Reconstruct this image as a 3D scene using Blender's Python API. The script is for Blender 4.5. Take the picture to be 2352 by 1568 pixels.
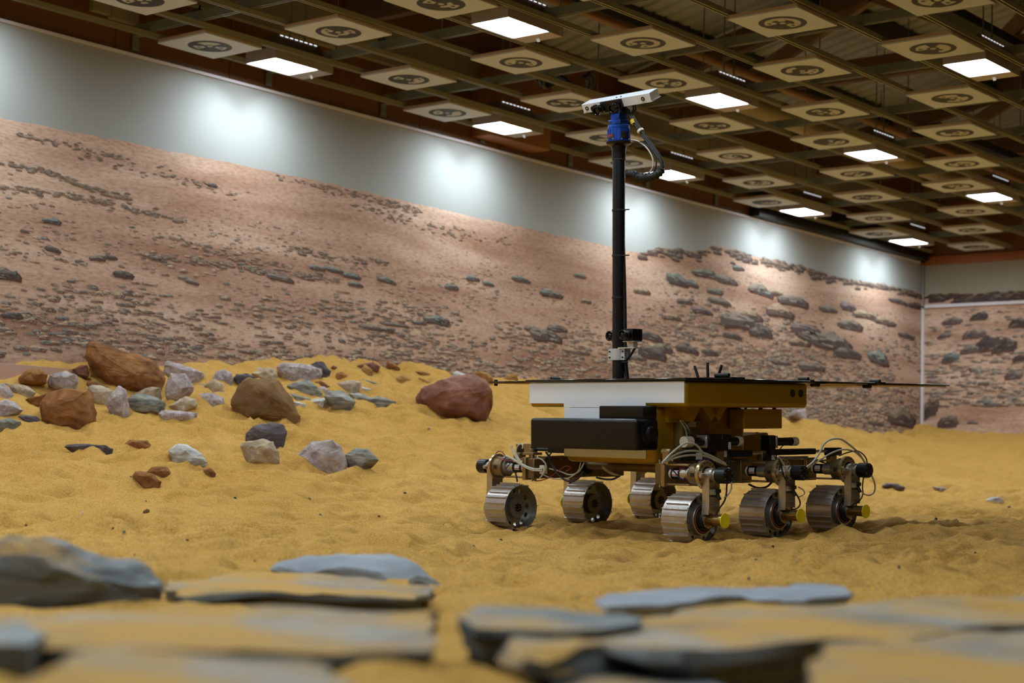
import bpy, bmesh, math, random
import numpy as np
from mathutils import Vector, Matrix, noise as mnoise

for _o in list(bpy.data.objects):
    bpy.data.objects.remove(_o, do_unlink=True)
scene = bpy.context.scene
COL = scene.collection

# ------------------------------------------------------------------ camera
# world: X across the hall (mural wall at X = -11.1), Y along it (far end at Y = 23), Z up, sand near rover at 0
F_PX, YAW, PITCH, ROLL = 3918.0, -0.686, 0.083, 0.028
CAM = np.array([0.0, 0.0, 0.33])
FW = np.array([math.sin(YAW) * math.cos(PITCH), math.cos(YAW) * math.cos(PITCH), math.sin(PITCH)])
_r = np.array([math.cos(YAW), -math.sin(YAW), 0.0])
_u = np.cross(_r, FW)
RT = _r * math.cos(ROLL) + _u * math.sin(ROLL)
UP = -_r * math.sin(ROLL) + _u * math.cos(ROLL)
cam_d = bpy.data.cameras.new('camera')
cam_o = bpy.data.objects.new('camera', cam_d)
COL.objects.link(cam_o)
cam_o.matrix_world = Matrix(((RT[0], UP[0], -FW[0], CAM[0]), (RT[1], UP[1], -FW[1], CAM[1]),
                             (RT[2], UP[2], -FW[2], CAM[2]), (0, 0, 0, 1)))
cam_d.sensor_width = 36.0
cam_d.lens = F_PX / 2352 * 36.0
cam_d.clip_start, cam_d.clip_end = 0.05, 200
cam_d.dof.use_dof = True
cam_d.dof.focus_distance = 9.7
cam_d.dof.aperture_fstop = 2.6
scene.camera = cam_o

# ------------------------------------------------------------------ world and exposure
wld = bpy.data.worlds.new('hall_world')
scene.world = wld
wld.use_nodes = True
wld.node_tree.nodes['Background'].inputs[0].default_value = (0.5, 0.45, 0.4, 1)
wld.node_tree.nodes['Background'].inputs[1].default_value = 0.02
scene.view_settings.view_transform = 'Standard'
scene.view_settings.look = 'None'
scene.view_settings.gamma = 1.0
scene.view_settings.use_curve_mapping = False
scene.view_settings.exposure = 0.0
LAMP_POWER = 20.0
LAMP_COLOR = (0.80, 0.94, 1.0)
LAMP_SPREAD = math.radians(104)
LAMP_TILT = math.radians(24)

# ------------------------------------------------------------------ pixel rays (measuring aid, photo pixels -> hall)
def ray(px, py):
    return FW * F_PX + RT * (px - 1176) + UP * (784 - py)
def at(px, py, ax, val):
    d = ray(px, py)
    return CAM + d * (val - CAM[ax]) / d[ax]
def at_depth(px, py, dep):
    return CAM + ray(px, py) / F_PX * dep

# ------------------------------------------------------------------ mesh helpers
def frame_for(axis):
    a = np.array(axis, float); a /= np.linalg.norm(a)
    h = np.array([0, 0, 1.0]) if abs(a[2]) < 0.9 else np.array([1.0, 0, 0])
    u = np.cross(h, a); u /= np.linalg.norm(u)
    return u, np.cross(a, u), a

class MB:
    def __init__(s):
        s.v, s.f, s.m = [], [], []
    def add(s, vs, fs, mi=0):
        o = len(s.v)
        s.v += [tuple(map(float, p)) for p in vs]
        s.f += [tuple(o + i for i in f) for f in fs]
        s.m += [mi] * len(fs)
        return s
    def box(s, c, size, R=None, mi=0):
        c = np.array(c, float); h = np.array(size, float) / 2
        P = np.array([[x, y, z] for z in (-1, 1) for y in (-1, 1) for x in (-1, 1)], float) * h
        if R is not None: P = P @ np.array(R, float).T
        return s.add(P + c, [(0, 2, 3, 1), (4, 5, 7, 6), (0, 1, 5, 4), (2, 6, 7, 3), (0, 4, 6, 2), (1, 3, 7, 5)], mi)
    def bx(s, x0, x1, y0, y1, z0, z1, mi=0):
        return s.box(((x0 + x1) / 2, (y0 + y1) / 2, (z0 + z1) / 2), (x1 - x0, y1 - y0, z1 - z0), None, mi)
    def cyl(s, p0, p1, r0, r1=None, n=20, cap=True, mi=0):
        r1 = r0 if r1 is None else r1
        p0, p1 = np.array(p0, float), np.array(p1, float)
        u, w, _ = frame_for(p1 - p0)
        vs = []
        for p, r in ((p0, r0), (p1, r1)):
            for i in range(n):
                a = 2 * math.pi * i / n
                vs.append(p + r * (u * math.cos(a) + w * math.sin(a)))
        fs = [(i, (i + 1) % n, n + (i + 1) % n, n + i) for i in range(n)]
        if cap: fs += [tuple(range(n - 1, -1, -1)), tuple(range(n, 2 * n))]
        return s.add(vs, fs, mi)
    def lathe(s, o, axis, prof, n=28, mi=0, closed=False):
        o = np.array(o, float); u, w, a = frame_for(axis)
        vs = []
        for (h, r) in prof:
            for i in range(n):
                t = 2 * math.pi * i / n
                vs.append(o + a * h + max(r, 1e-5) * (u * math.cos(t) + w * math.sin(t)))
        k = len(prof); fs = []
        for j in range(k - 1 + (1 if closed else 0)):
            j2 = (j + 1) % k
            fs += [(j * n + i, j * n + (i + 1) % n, j2 * n + (i + 1) % n, j2 * n + i) for i in range(n)]
        return s.add(vs, fs, mi)
    def tube(s, pts, r, n=8, mi=0):
        P = np.array(pts, float); k = len(P)
        T = np.gradient(P, axis=0)
        u, w, _ = frame_for(T[0]); vs = []
        for i in range(k):
            t = T[i] / (np.linalg.norm(T[i]) + 1e-9)
            u = u - t * np.dot(u, t); u /= np.linalg.norm(u) + 1e-9
            w = np.cross(t, u)
            rr = r[i] if hasattr(r, '__len__') else r
            vs += [P[i] + rr * (u * math.cos(2 * math.pi * j / n) + w * math.sin(2 * math.pi * j / n)) for j in range(n)]
        fs = [(i * n + j, i * n + (j + 1) % n, (i + 1) * n + (j + 1) % n, (i + 1) * n + j) for i in range(k - 1) for j in range(n)]
        fs += [tuple(range(n - 1, -1, -1)), tuple((k - 1) * n + j for j in range(n))]
        return s.add(vs, fs, mi)
    def prism(s, poly, o, eu, ev, ew, mi=0):
        """polygon (u,v) list in plane o,eu,ev extruded by vector ew"""
        o, eu, ev, ew = [np.array(q, float) for q in (o, eu, ev, ew)]
        n = len(poly)
        a = [o + eu * p[0] + ev * p[1] for p in poly]
        return s.add(a + [q + ew for q in a],
                     [tuple(range(n - 1, -1, -1)), tuple(range(n, 2 * n))] + [(i, (i + 1) % n, n + (i + 1) % n, n + i) for i in range(n)], mi)
    def mesh(s, name, mats, smooth=None):
        me = bpy.data.meshes.new(name)
        me.from_pydata(s.v, [], s.f)
        for m in (mats if isinstance(mats, (list, tuple)) else [mats]): me.materials.append(m)
        if any(s.m): me.polygons.foreach_set('material_index', s.m)
        bm = bmesh.new(); bm.from_mesh(me)
        bmesh.ops.recalc_face_normals(bm, faces=bm.faces); bm.to_mesh(me); bm.free()
        if smooth is not None:
            me.polygons.foreach_set('use_smooth', [True] * len(me.polygons))
            me.set_sharp_from_angle(angle=math.radians(smooth))
        return me
    def build(s, name, mats, parent=None, smooth=35, bevel=0, seg=2):
        me = s.mesh(name, mats, None if bevel else smooth)
        if bevel:
            bm = bmesh.new(); bm.from_mesh(me)
            es = [e for e in bm.edges if len(e.link_faces) == 2 and e.calc_face_angle(0) > 0.6]
            bmesh.ops.bevel(bm, geom=es, offset=bevel, segments=seg, affect='EDGES', profile=0.6, clamp_overlap=True)
            bm.to_mesh(me); bm.free()
            me.polygons.foreach_set('use_smooth', [True] * len(me.polygons))
            me.set_sharp_from_angle(angle=math.radians(40))
        return link(name, me, parent)

def link(name, data, parent=None, loc=None):
    o = bpy.data.objects.new(name, data)
    COL.objects.link(o)
    if parent is not None: o.parent = parent
    if loc is not None: o.location = tuple(loc)
    return o
def empty(name, loc=(0, 0, 0), parent=None):
    o = link(name, None, parent, loc); o.empty_display_size = 0.1
    return o
def tag(o, label=None, cat=None, group=None, kind=None):
    if label: o['label'] = label
    if cat: o['category'] = cat
    if group: o['group'] = group
    if kind: o['kind'] = kind
    return o
def copy_tree(o, parent=None):
    c = o.copy(); COL.objects.link(c); c.parent = parent
    for ch in list(o.children): copy_tree(ch, c)
    return c
def spline(pts, n=24):
    """Catmull-Rom through points"""
    P = [np.array(p, float) for p in pts]
    P = [2 * P[0] - P[1]] + P + [2 * P[-1] - P[-2]]
    out = []; m = max(2, n // (len(P) - 3))
    for i in range(1, len(P) - 2):
        for k in range(m):
            t = k / m
            a, b, c, d = P[i - 1], P[i], P[i + 1], P[i + 2]
            out.append(0.5 * (2 * b + (c - a) * t + (2 * a - 5 * b + 4 * c - d) * t * t + (3 * b - a - 3 * c + d) * t ** 3))
    out.append(P[-2]); return out
ORD = ['first', 'second', 'third', 'fourth', 'fifth', 'sixth', 'seventh', 'eighth', 'ninth', 'tenth', 'eleventh', 'twelfth', 'thirteenth', 'fourteenth']

# ------------------------------------------------------------------ materials
def s2l(c):
    return tuple(((x / 255.0) / 12.92 if x / 255.0 <= 0.04045 else ((x / 255.0 + 0.055) / 1.055) ** 2.4) for x in c)
def C4(c): return (*s2l(c), 1.0)
def new_mat(name):
    m = bpy.data.materials.new(name); m.use_nodes = True
    nt = m.node_tree
    return m, nt, nt.nodes['Principled BSDF'], nt.nodes, nt.links
def set_spec(b, v):
    if 'Specular IOR Level' in b.inputs: b.inputs['Specular IOR Level'].default_value = v
def mat(name, col, rough=0.5, metal=0.0, var=0.0, scale=8.0, bump=0.0, bscale=60.0, spec=0.5):
    """flat colour with a little procedural mottling and fine relief"""
    m, nt, b, N, L = new_mat(name)
    b.inputs['Roughness'].default_value = rough; b.inputs['Metallic'].default_value = metal; set_spec(b, spec)
    tc = N.new('ShaderNodeTexCoord')
    nz = N.new('ShaderNodeTexNoise'); nz.inputs['Scale'].default_value = scale; nz.inputs['Detail'].default_value = 4
    L.new(tc.outputs['Object'], nz.inputs['Vector'])
    cr = N.new('ShaderNodeValToRGB')
    c = np.array(s2l(col)); v = max(var, 0.02)
    cr.color_ramp.elements[0].position = 0.3; cr.color_ramp.elements[1].position = 0.7
    cr.color_ramp.elements[0].color = (*np.clip(c * (1 - v), 0, 1), 1)
    cr.color_ramp.elements[1].color = (*np.clip(c * (1 + v), 0, 1), 1)
    L.new(nz.outputs['Fac'], cr.inputs['Fac']); L.new(cr.outputs['Color'], b.inputs['Base Color'])
    if bump > 0:
        n2 = N.new('ShaderNodeTexNoise'); n2.inputs['Scale'].default_value = bscale; n2.inputs['Detail'].default_value = 6
        bp = N.new('ShaderNodeBump'); bp.inputs['Strength'].default_value = bump; bp.inputs['Distance'].default_value = 0.01
        L.new(tc.outputs['Object'], n2.inputs['Vector']); L.new(n2.outputs['Fac'], bp.inputs['Height']); L.new(bp.outputs['Normal'], b.inputs['Normal'])
    return m
def ramp(N, stops):
    cr = N.new('ShaderNodeValToRGB'); e = cr.color_ramp.elements
    while len(e) < len(stops): e.new(0.5)
    for k, (p, c) in enumerate(stops): e[k].position = p; e[k].color = C4(c)
    return cr
def rock_mat(name, stops, scale=6.0, stretch=(1, 1, 1), rough=0.85, bump=0.5, bscale=30, veins=None, dust=None, tilt=(0.25, 0.35, 0.5)):
    m, nt, b, N, L = new_mat(name)
    b.inputs['Roughness'].default_value = rough; set_spec(b, 0.3)
    tc = N.new('ShaderNodeTexCoord'); oi = N.new('ShaderNodeObjectInfo')
    ad = N.new('ShaderNodeVectorMath'); ad.operation = 'ADD'
    mu = N.new('ShaderNodeVectorMath'); mu.operation = 'SCALE'; mu.inputs[0].default_value = (13.7, 5.1, 9.3)
    L.new(oi.outputs['Random'], mu.inputs['Scale']); L.new(tc.outputs['Object'], ad.inputs[0]); L.new(mu.outputs[0], ad.inputs[1])
    mp = N.new('ShaderNodeMapping'); mp.inputs['Scale'].default_value = stretch; mp.inputs['Rotation'].default_value = tilt
    L.new(ad.outputs[0], mp.inputs['Vector'])
    nz = N.new('ShaderNodeTexNoise'); nz.inputs['Scale'].default_value = scale; nz.inputs['Detail'].default_value = 8; nz.inputs['Roughness'].default_value = 0.65
    nz.inputs['Distortion'].default_value = 0.6
    L.new(mp.outputs[0], nz.inputs['Vector'])
    cr = ramp(N, stops); L.new(nz.outputs['Fac'], cr.inputs['Fac'])
    out = cr.outputs['Color']
    if veins:
        vz = N.new('ShaderNodeTexNoise'); vz.inputs['Scale'].default_value = scale * 0.9; vz.inputs['Detail'].default_value = 3; vz.inputs['Distortion'].default_value = 2.5
        L.new(mp.outputs[0], vz.inputs['Vector'])
        vr = ramp(N, [(0.475, (0, 0, 0)), (0.5, (255, 255, 255)), (0.525, (0, 0, 0))]); L.new(vz.outputs['Fac'], vr.inputs['Fac'])
        mx = N.new('ShaderNodeMix'); mx.data_type = 'RGBA'; mx.inputs[7].default_value = C4(veins)
        sc = N.new('ShaderNodeMath'); sc.operation = 'MULTIPLY'; sc.inputs[1].default_value = 0.55
        L.new(vr.outputs['Color'], sc.inputs[0]); L.new(sc.outputs[0], mx.inputs[0]); L.new(out, mx.inputs[6]); out = mx.outputs[2]
    if dust:   # blown sand lying on the upward faces, in patches of its own
        ge = N.new('ShaderNodeNewGeometry'); sp = N.new('ShaderNodeSeparateXYZ'); L.new(ge.outputs['Normal'], sp.inputs[0])
        dn = N.new('ShaderNodeTexNoise'); dn.inputs['Scale'].default_value = dust[1]; dn.inputs['Detail'].default_value = 9; dn.inputs['Roughness'].default_value = 0.6
        L.new(tc.outputs['Object'], dn.inputs['Vector'])
        dr = ramp(N, [(dust[2], (0, 0, 0)), (dust[2] + 0.2, (255, 255, 255))]); L.new(dn.outputs['Fac'], dr.inputs['Fac'])
        nr = ramp(N, [(0.55, (0, 0, 0)), (0.8, (255, 255, 255))]); L.new(sp.outputs['Z'], nr.inputs['Fac'])
        mm = N.new('ShaderNodeMath'); mm.operation = 'MULTIPLY'; L.new(dr.outputs['Color'], mm.inputs[0]); L.new(nr.outputs['Color'], mm.inputs[1])
        m2 = N.new('ShaderNodeMix'); m2.data_type = 'RGBA'; m2.inputs[7].default_value = C4(dust[0])
        L.new(mm.outputs[0], m2.inputs[0]); L.new(out, m2.inputs[6]); out = m2.outputs[2]
    L.new(out, b.inputs['Base Color'])
    n2 = N.new('ShaderNodeTexNoise'); n2.inputs['Scale'].default_value = bscale; n2.inputs['Detail'].default_value = 8; n2.inputs['Roughness'].default_value = 0.7
    bp = N.new('ShaderNodeBump'); bp.inputs['Strength'].default_value = bump; bp.inputs['Distance'].default_value = 0.02
    L.new(mp.outputs[0], n2.inputs['Vector']); L.new(n2.outputs['Fac'], bp.inputs['Height']); L.new(bp.outputs['Normal'], b.inputs['Normal'])
    return m
def emit_mat(name, col, strength):
    m, nt, b, N, L = new_mat(name)
    b.inputs['Base Color'].default_value = (0.8, 0.8, 0.8, 1)
    b.inputs['Emission Color'].default_value = (*col, 1); b.inputs['Emission Strength'].default_value = strength
    return m

# vectorised gradient noise for the sand
_rs = np.random.RandomState(7)
_perm = _rs.permutation(512)
_perm = np.concatenate([_perm, _perm, _perm])
_gr = np.stack([np.cos(np.linspace(0, 2 * np.pi, 512, False)), np.sin(np.linspace(0, 2 * np.pi, 512, False))], 1)
def pnoise(x, y):
    x = np.asarray(x, float); y = np.asarray(y, float)
    xi = np.floor(x).astype(int); yi = np.floor(y).astype(int)
    fx, fy = x - xi, y - yi
    u = fx ** 3 * (fx * (fx * 6 - 15) + 10); v = fy ** 3 * (fy * (fy * 6 - 15) + 10)
    def g(ix, iy, dx, dy):
        h = _perm[(_perm[ix % 512] + iy) % 512]
        return _gr[h % 512, 0] * dx + _gr[h % 512, 1] * dy
    a = g(xi, yi, fx, fy); b = g(xi + 1, yi, fx - 1, fy); c = g(xi, yi + 1, fx, fy - 1); d = g(xi + 1, yi + 1, fx - 1, fy - 1)
    return (a * (1 - u) + b * u) * (1 - v) + (c * (1 - u) + d * u) * v
# ================================================================== sand terrain
WX, WY = -11.115, 23.03            # mural wall plane, far wall plane
ROV_O = np.array([-6.435, 7.995, 0.04])
_th = -0.122
RV_X = np.array([math.cos(_th), math.sin(_th), -0.015]); RV_X /= np.linalg.norm(RV_X)
RV_Y = np.array([-math.sin(_th), math.cos(_th), 0.048]); RV_Y -= RV_X * (RV_Y @ RV_X); RV_Y /= np.linalg.norm(RV_Y)
RV_Z = np.cross(RV_X, RV_Y)
RM = np.stack([RV_X, RV_Y, RV_Z], 1)
def L2W(p): return ROV_O + RM @ np.array(p, float)
def RL(px, py, ax, val):
    c = RM.T @ (CAM - ROV_O); d = RM.T @ ray(px, py)
    return c + d * (val - c[ax]) / d[ax]

ctl = [(0, 1200, 8), (0, 1130, 9.5), (0, 1050, 10.8), (0, 960, 11.9), (0, 900, 12.5),
       (300, 1250, 6.5), (300, 1180, 8.5), (300, 1100, 10.2), (300, 1030, 11.3), (300, 960, 12.3), (300, 900, 13.1), (300, 848, 13.7),
       (700, 1270, 6.7), (700, 1200, 9), (700, 1120, 10.8), (700, 1050, 12), (700, 980, 13), (700, 900, 14.1), (700, 850, 14.9),
       (1150, 1150, 11.6), (1150, 1100, 12.5), (1150, 1000, 14.2), (1150, 930, 15.5),
       (1850, 1160, 14), (1850, 1110, 17.0), (1850, 1050, 19.6),
       (2200, 1300, 7), (2200, 1230, 10), (2200, 1180, 13.5), (2200, 1140, 17), (2200, 1090, 20.5), (2200, 1040, 23),
       (2352, 1330, 6), (2352, 1200, 12), (2352, 1150, 16.5), (2352, 1080, 21),
       (200, 1420, 3), (1100, 1540, 2.6), (1100, 1400, 4.2), (1100, 1330, 5.7), (2200, 1470, 3.2), (500, 1340, 5), (1300, 1300, 7.2), (1650, 1340, 5.6)]
TP = [tuple(at_depth(*c)) for c in ctl]
TP += [tuple(at(px, py, 0, WX)) for px, py in [(0, 824), (250, 829), (600, 828), (830, 832), (1000, 850), (1200, 866), (1500, 905), (1850, 965)]]
TP += [tuple(at(px, py, 1, WY)) for px, py in [(2118, 978), (2352, 990)]]
TP += [tuple(L2W((x, y, 0.012))) for x, y in [(-0.09, 0), (-0.09, 0.668), (-0.09, 1.3), (1.32, 0), (1.32, 0.668), (1.32, 1.3), (0.6, 0.6), (0.6, -0.3), (0.6, 1.7)]]
TP += [(0, -1, 0.02), (0, -5, 0.02), (2.2, 2, 0.02), (2.2, 10, 0.15), (2.2, -5, 0.03), (-5, -5, 0.1), (-11.1, -5, 1.1), (-11.1, 2, 1.1), (-8, 1, 0.45), (2.2, 23, 1.2), (-4, 23, 1.25), (2.2, 17, 0.4), (-3, 15, 0.2), (-2, 5, 0.02), (-8.5, -3, 0.5), (-5, 2, 0.08)]
TP = np.array(TP)
def _k(r2): return 0.5 * r2 * np.log(r2 + 1e-9)
_n = len(TP)
_A = np.zeros((_n + 3, _n + 3))
_d2 = ((TP[:, None, :2] - TP[None, :, :2]) ** 2).sum(-1)
_A[:_n, :_n] = _k(_d2) + 0.12 * np.eye(_n)
_A[:_n, _n:] = np.c_[np.ones(_n), TP[:, :2]]; _A[_n:, :_n] = _A[:_n, _n:].T
_w = np.linalg.solve(_A, np.r_[TP[:, 2], 0, 0, 0])
def ground(x, y):
    x = np.atleast_1d(np.asarray(x, float)); y = np.atleast_1d(np.asarray(y, float))
    out = _w[_n] + _w[_n + 1] * x + _w[_n + 2] * y
    for i in range(_n): out = out + _w[i] * _k((x - TP[i, 0]) ** 2 + (y - TP[i, 1]) ** 2)
    return out
def ripples(x, y):
    wx = x + 0.10 * pnoise(x * 1.7, y * 1.7); wy = y + 0.10 * pnoise(x * 1.7 + 9, y * 1.7 + 4)
    a = pnoise(wx * 2.3, wy * 2.3)
    b = 1 - 2.2 * np.abs(pnoise(wx * 3.4 + 31, wy * 2.6 + 17))          # crests left by raking and feet
    c = 1 - 2.2 * np.abs(pnoise(wx * 6.8 + 3, wy * 5.6 + 7))
    e = pnoise(wx * 14, wy * 14)
    amp = 0.55 + 0.6 * np.clip(pnoise(x * 0.5 + 5, y * 0.5 + 2) + 0.35, 0, 1)
    return amp * (0.075 * a + 0.085 * b + 0.046 * c + 0.012 * e) - 0.066
def ground_hit(px, py):
    d = ray(px, py) / F_PX
    ds = np.arange(1.5, 28, 0.012)
    P = CAM[None] + d[None] * ds[:, None]
    h = sand_z(P[:, 0], P[:, 1])
    below = np.where(P[:, 2] < h)[0]
    return ds[below[0]] if len(below) else None

xs = np.r_[np.arange(WX - 0.03, -3.0, 0.026), np.arange(-3.0, -0.6, 0.05), np.arange(-0.6, 2.3, 0.2)]
ys = np.r_[np.arange(-5.1, 0.4, 0.25), np.arange(0.4, 3.0, 0.05), np.arange(3.0, 13.0, 0.026), np.arange(13.0, WY + 0.05, 0.055)]
GX, GY = np.meshgrid(xs, ys, indexing='ij')
_cx = np.r_[np.arange(xs[0], xs[-1], 0.25), xs[-1]]; _cy = np.r_[np.arange(ys[0], ys[-1], 0.25), ys[-1]]
_CX, _CY = np.meshgrid(_cx, _cy, indexing='ij')
_CZ = ground(_CX.ravel(), _CY.ravel()).reshape(_CX.shape)
def _bil(x, y):
    i = np.clip(np.searchsorted(_cx, x) - 1, 0, len(_cx) - 2); j = np.clip(np.searchsorted(_cy, y) - 1, 0, len(_cy) - 2)
    fx = np.clip((x - _cx[i]) / (_cx[i + 1] - _cx[i]), 0, 1); fy = np.clip((y - _cy[j]) / (_cy[j + 1] - _cy[j]), 0, 1)
    return (_CZ[i, j] * (1 - fx) + _CZ[i + 1, j] * fx) * (1 - fy) + (_CZ[i, j + 1] * (1 - fx) + _CZ[i + 1, j + 1] * fx) * fy
def sand_z(x, y):
    x = np.asarray(x, float); y = np.asarray(y, float)
    z = _bil(x, y)
    # soft hollows with raised rims where the six wheels stand
    fade = np.ones_like(z)
    for lx, ly in [(-0.09, 0), (-0.09, 0.668), (-0.09, 1.298), (1.318, 0), (1.318, 0.668), (1.318, 1.298)]:
        c = L2W((lx, ly, 0))
        dx, dy = x - c[0], y - c[1]
        r = np.sqrt(dx * dx + dy * dy)
        g = np.exp(-(r / 0.17) ** 2)
        fade = fade * (1 - 0.85 * np.exp(-(r / 0.14) ** 2))
        z = z + 0.012 * np.exp(-((r - 0.24) / 0.06) ** 2)
    return z + ripples(x, y) * fade
GZ = sand_z(GX, GY)
nx, ny = GX.shape
me = bpy.data.meshes.new('floor')
V = np.stack([GX, GY, GZ], -1).reshape(-1, 3)
idx = np.arange(nx * ny).reshape(nx, ny)
Q = np.stack([idx[:-1, :-1], idx[1:, :-1], idx[1:, 1:], idx[:-1, 1:]], -1).reshape(-1, 4)
me.vertices.add(len(V)); me.vertices.foreach_set('co', V.ravel())
me.loops.add(Q.size); me.loops.foreach_set('vertex_index', Q.ravel())
me.polygons.add(len(Q)); me.polygons.foreach_set('loop_start', np.arange(0, Q.size, 4)); me.polygons.foreach_set('loop_total', np.full(len(Q), 4))
me.polygons.foreach_set('use_smooth', np.ones(len(Q), bool))
me.update(calc_edges=True); me.validate()
SAND_RGB = (204, 152, 62)
m, nt, b, N, L = new_mat('ochre_sand')
b.inputs['Roughness'].default_value = 0.95; set_spec(b, 0.15)
tc = N.new('ShaderNodeTexCoord')
n1 = N.new('ShaderNodeTexNoise'); n1.inputs['Scale'].default_value = 0.8; n1.inputs['Detail'].default_value = 5
n2 = N.new('ShaderNodeTexNoise'); n2.inputs['Scale'].default_value = 110; n2.inputs['Detail'].default_value = 3
L.new(tc.outputs['Object'], n1.inputs['Vector']); L.new(tc.outputs['Object'], n2.inputs['Vector'])
r1 = ramp(N, [(0.3, (184, 140, 68)), (0.7, (198, 154, 81))]); L.new(n1.outputs['Fac'], r1.inputs['Fac'])
r2 = ramp(N, [(0.25, (205, 200, 190)), (0.6, (255, 255, 255))]); L.new(n2.outputs['Fac'], r2.inputs['Fac'])
mx = N.new('ShaderNodeMix'); mx.data_type = 'RGBA'; mx.blend_type = 'MULTIPLY'; mx.inputs[0].default_value = 1
L.new(r1.outputs['Color'], mx.inputs[6]); L.new(r2.outputs['Color'], mx.inputs[7]); L.new(mx.outputs[2], b.inputs['Base Color'])
n3 = N.new('ShaderNodeTexNoise'); n3.inputs['Scale'].default_value = 38; n3.inputs['Detail'].default_value = 8; n3.inputs['Roughness'].default_value = 0.65
bp = N.new('ShaderNodeBump'); bp.inputs['Strength'].default_value = 0.35; bp.inputs['Distance'].default_value = 0.012
L.new(tc.outputs['Object'], n3.inputs['Vector']); L.new(n3.outputs['Fac'], bp.inputs['Height'])
n4 = N.new('ShaderNodeTexNoise'); n4.inputs['Scale'].default_value = 7; n4.inputs['Detail'].default_value = 5; n4.inputs['Distortion'].default_value = 0.8
bp2 = N.new('ShaderNodeBump'); bp2.inputs['Strength'].default_value = 0.5; bp2.inputs['Distance'].default_value = 0.05
L.new(tc.outputs['Object'], n4.inputs['Vector']); L.new(n4.outputs['Fac'], bp2.inputs['Height']); L.new(bp2.outputs['Normal'], bp.inputs['Normal']); L.new(bp.outputs['Normal'], b.inputs['Normal'])
SAND = m
me.materials.append(SAND)
fl = link('floor', me); tag(fl, 'ochre sand floor banked up against the mural walls', None, None, 'structure')

# ================================================================== walls
brown = mat('brown_wall_board', (112, 72, 34), 0.6, 0, 0.12, 1.5, 0.1, 20)
cream = mat('cream_paint', (150, 142, 124), 0.7, 0, 0.06, 2)
skyprint = mat('printed_pale_sky', (157, 160, 158), 0.8, 0, 0.02, 0.6)
white_strip = mat('white_edge_strip', (212, 208, 216), 0.45)
offw = mat('grey_plaster', (120, 118, 112), 0.85, 0, 0.03, 1.0)
beige = mat('beige_plaster', (150, 132, 104), 0.85, 0, 0.05, 1.0)

wl = MB().bx(WX - 0.25, WX - 0.05, -5.0, WY + 0.2, -0.3, 5.2).build('wall_left', beige, None, None)
tag(wl, 'long side wall carrying the printed desert mural', None, None, 'structure')
MB().bx(WX - 0.05, WX, -5.0, WY, 0.0, 3.712).build('mural_board', skyprint, wl, None)
MB().bx(WX - 0.05, WX + 0.022, -5.0, WY, 3.712, 3.735).build('mural_edge_strip', white_strip, wl, None)
_pm = MB().bx(0, 0.03, 0.004, 1.216, 0, 0.53).mesh('wall_panel', brown)
for k in range(24):
    y0 = -5.0 + 1.22 * k
    if y0 > WY - 0.9: break
    o = link('wall_panel', _pm, wl, (WX - 0.045, y0, 3.738))
MB().bx(WX - 0.05, WX - 0.01, 22.0, WY, 3.738, 4.268).build('wall_panel', brown, wl, None)
MB().bx(WX - 0.05, WX + 0.06, -5.0, WY, 4.27, 4.60).build('eaves_beam', cream, wl, None)
MB().bx(WX - 0.05, WX + 0.02, -5.0, WY, 4.60, 5.0).build('upper_wall_board', brown, wl, None)

wb = MB().bx(WX - 0.2, 2.4, WY + 0.05, WY + 0.25, -0.3, 7.0).build('wall_back', beige, None, None)
tag(wb, 'far end wall hung with a printed desert sheet', None, None, 'structure')
MB().bx(WX, 2.2, WY, WY + 0.05, 0.0, 3.68).build('mural_sheet', mat('printed_cream_sky', (150, 146, 132), 0.85, 0, 0.05, 0.8), wb, None)
MB().bx(WX, 2.2, WY - 0.06, WY + 0.05, 3.68, 3.80).build('wall_panel', mat('orange_brown_board', (150, 84, 34), 0.5, 0, 0.1, 2), wb, None)
MB().bx(WX, 2.2, WY - 0.02, WY + 0.05, 3.80, 4.6).build('wall_panel', brown, wb, None)
st = MB().bx(WX + 0.01, WX + 0.05, WY - 0.03, WY, 1.1, 3.09).build('mural_edge_strip', white_strip, wb, None)
MB().box((WX + 3.2, WY - 0.015, 3.075), (6.4, 0.03, 0.045), Matrix.Rotation(math.radians(-0.55) * 0, 3, 'Y')).build('mural_edge_strip', white_strip, wb, None)
MB().cyl((WX + 0.05, WY - 0.04, 3.05), (WX + 0.05, WY - 0.04, 3.72), 0.012, n=10).build('corner_pole', mat('grey_pole', (120, 118, 112), 0.5, 0.6), wb)
MB().lathe((WX + 0.05, WY - 0.05, 3.75), (0, -1, 0), [(0, 0.0), (0, 0.045), (0.03, 0.045), (0.03, 0.02), (0.03, 0)], 16).build('corner_pulley', mat('dark_pulley', (40, 38, 36), 0.5, 0.5), wb)
wr = MB().bx(2.2, 2.4, -5.2, WY + 0.2, -0.3, 5.2).build('wall_right', offw, None, None)
tag(wr, 'plain grey side wall opposite the mural', None, None, 'structure')
wf = MB().bx(WX - 0.2, 2.4, -5.2, -5.0, -0.3, 7.0).build('wall_front', offw, None, None)
tag(wf, 'plain grey end wall', None, None, 'structure')

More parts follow.
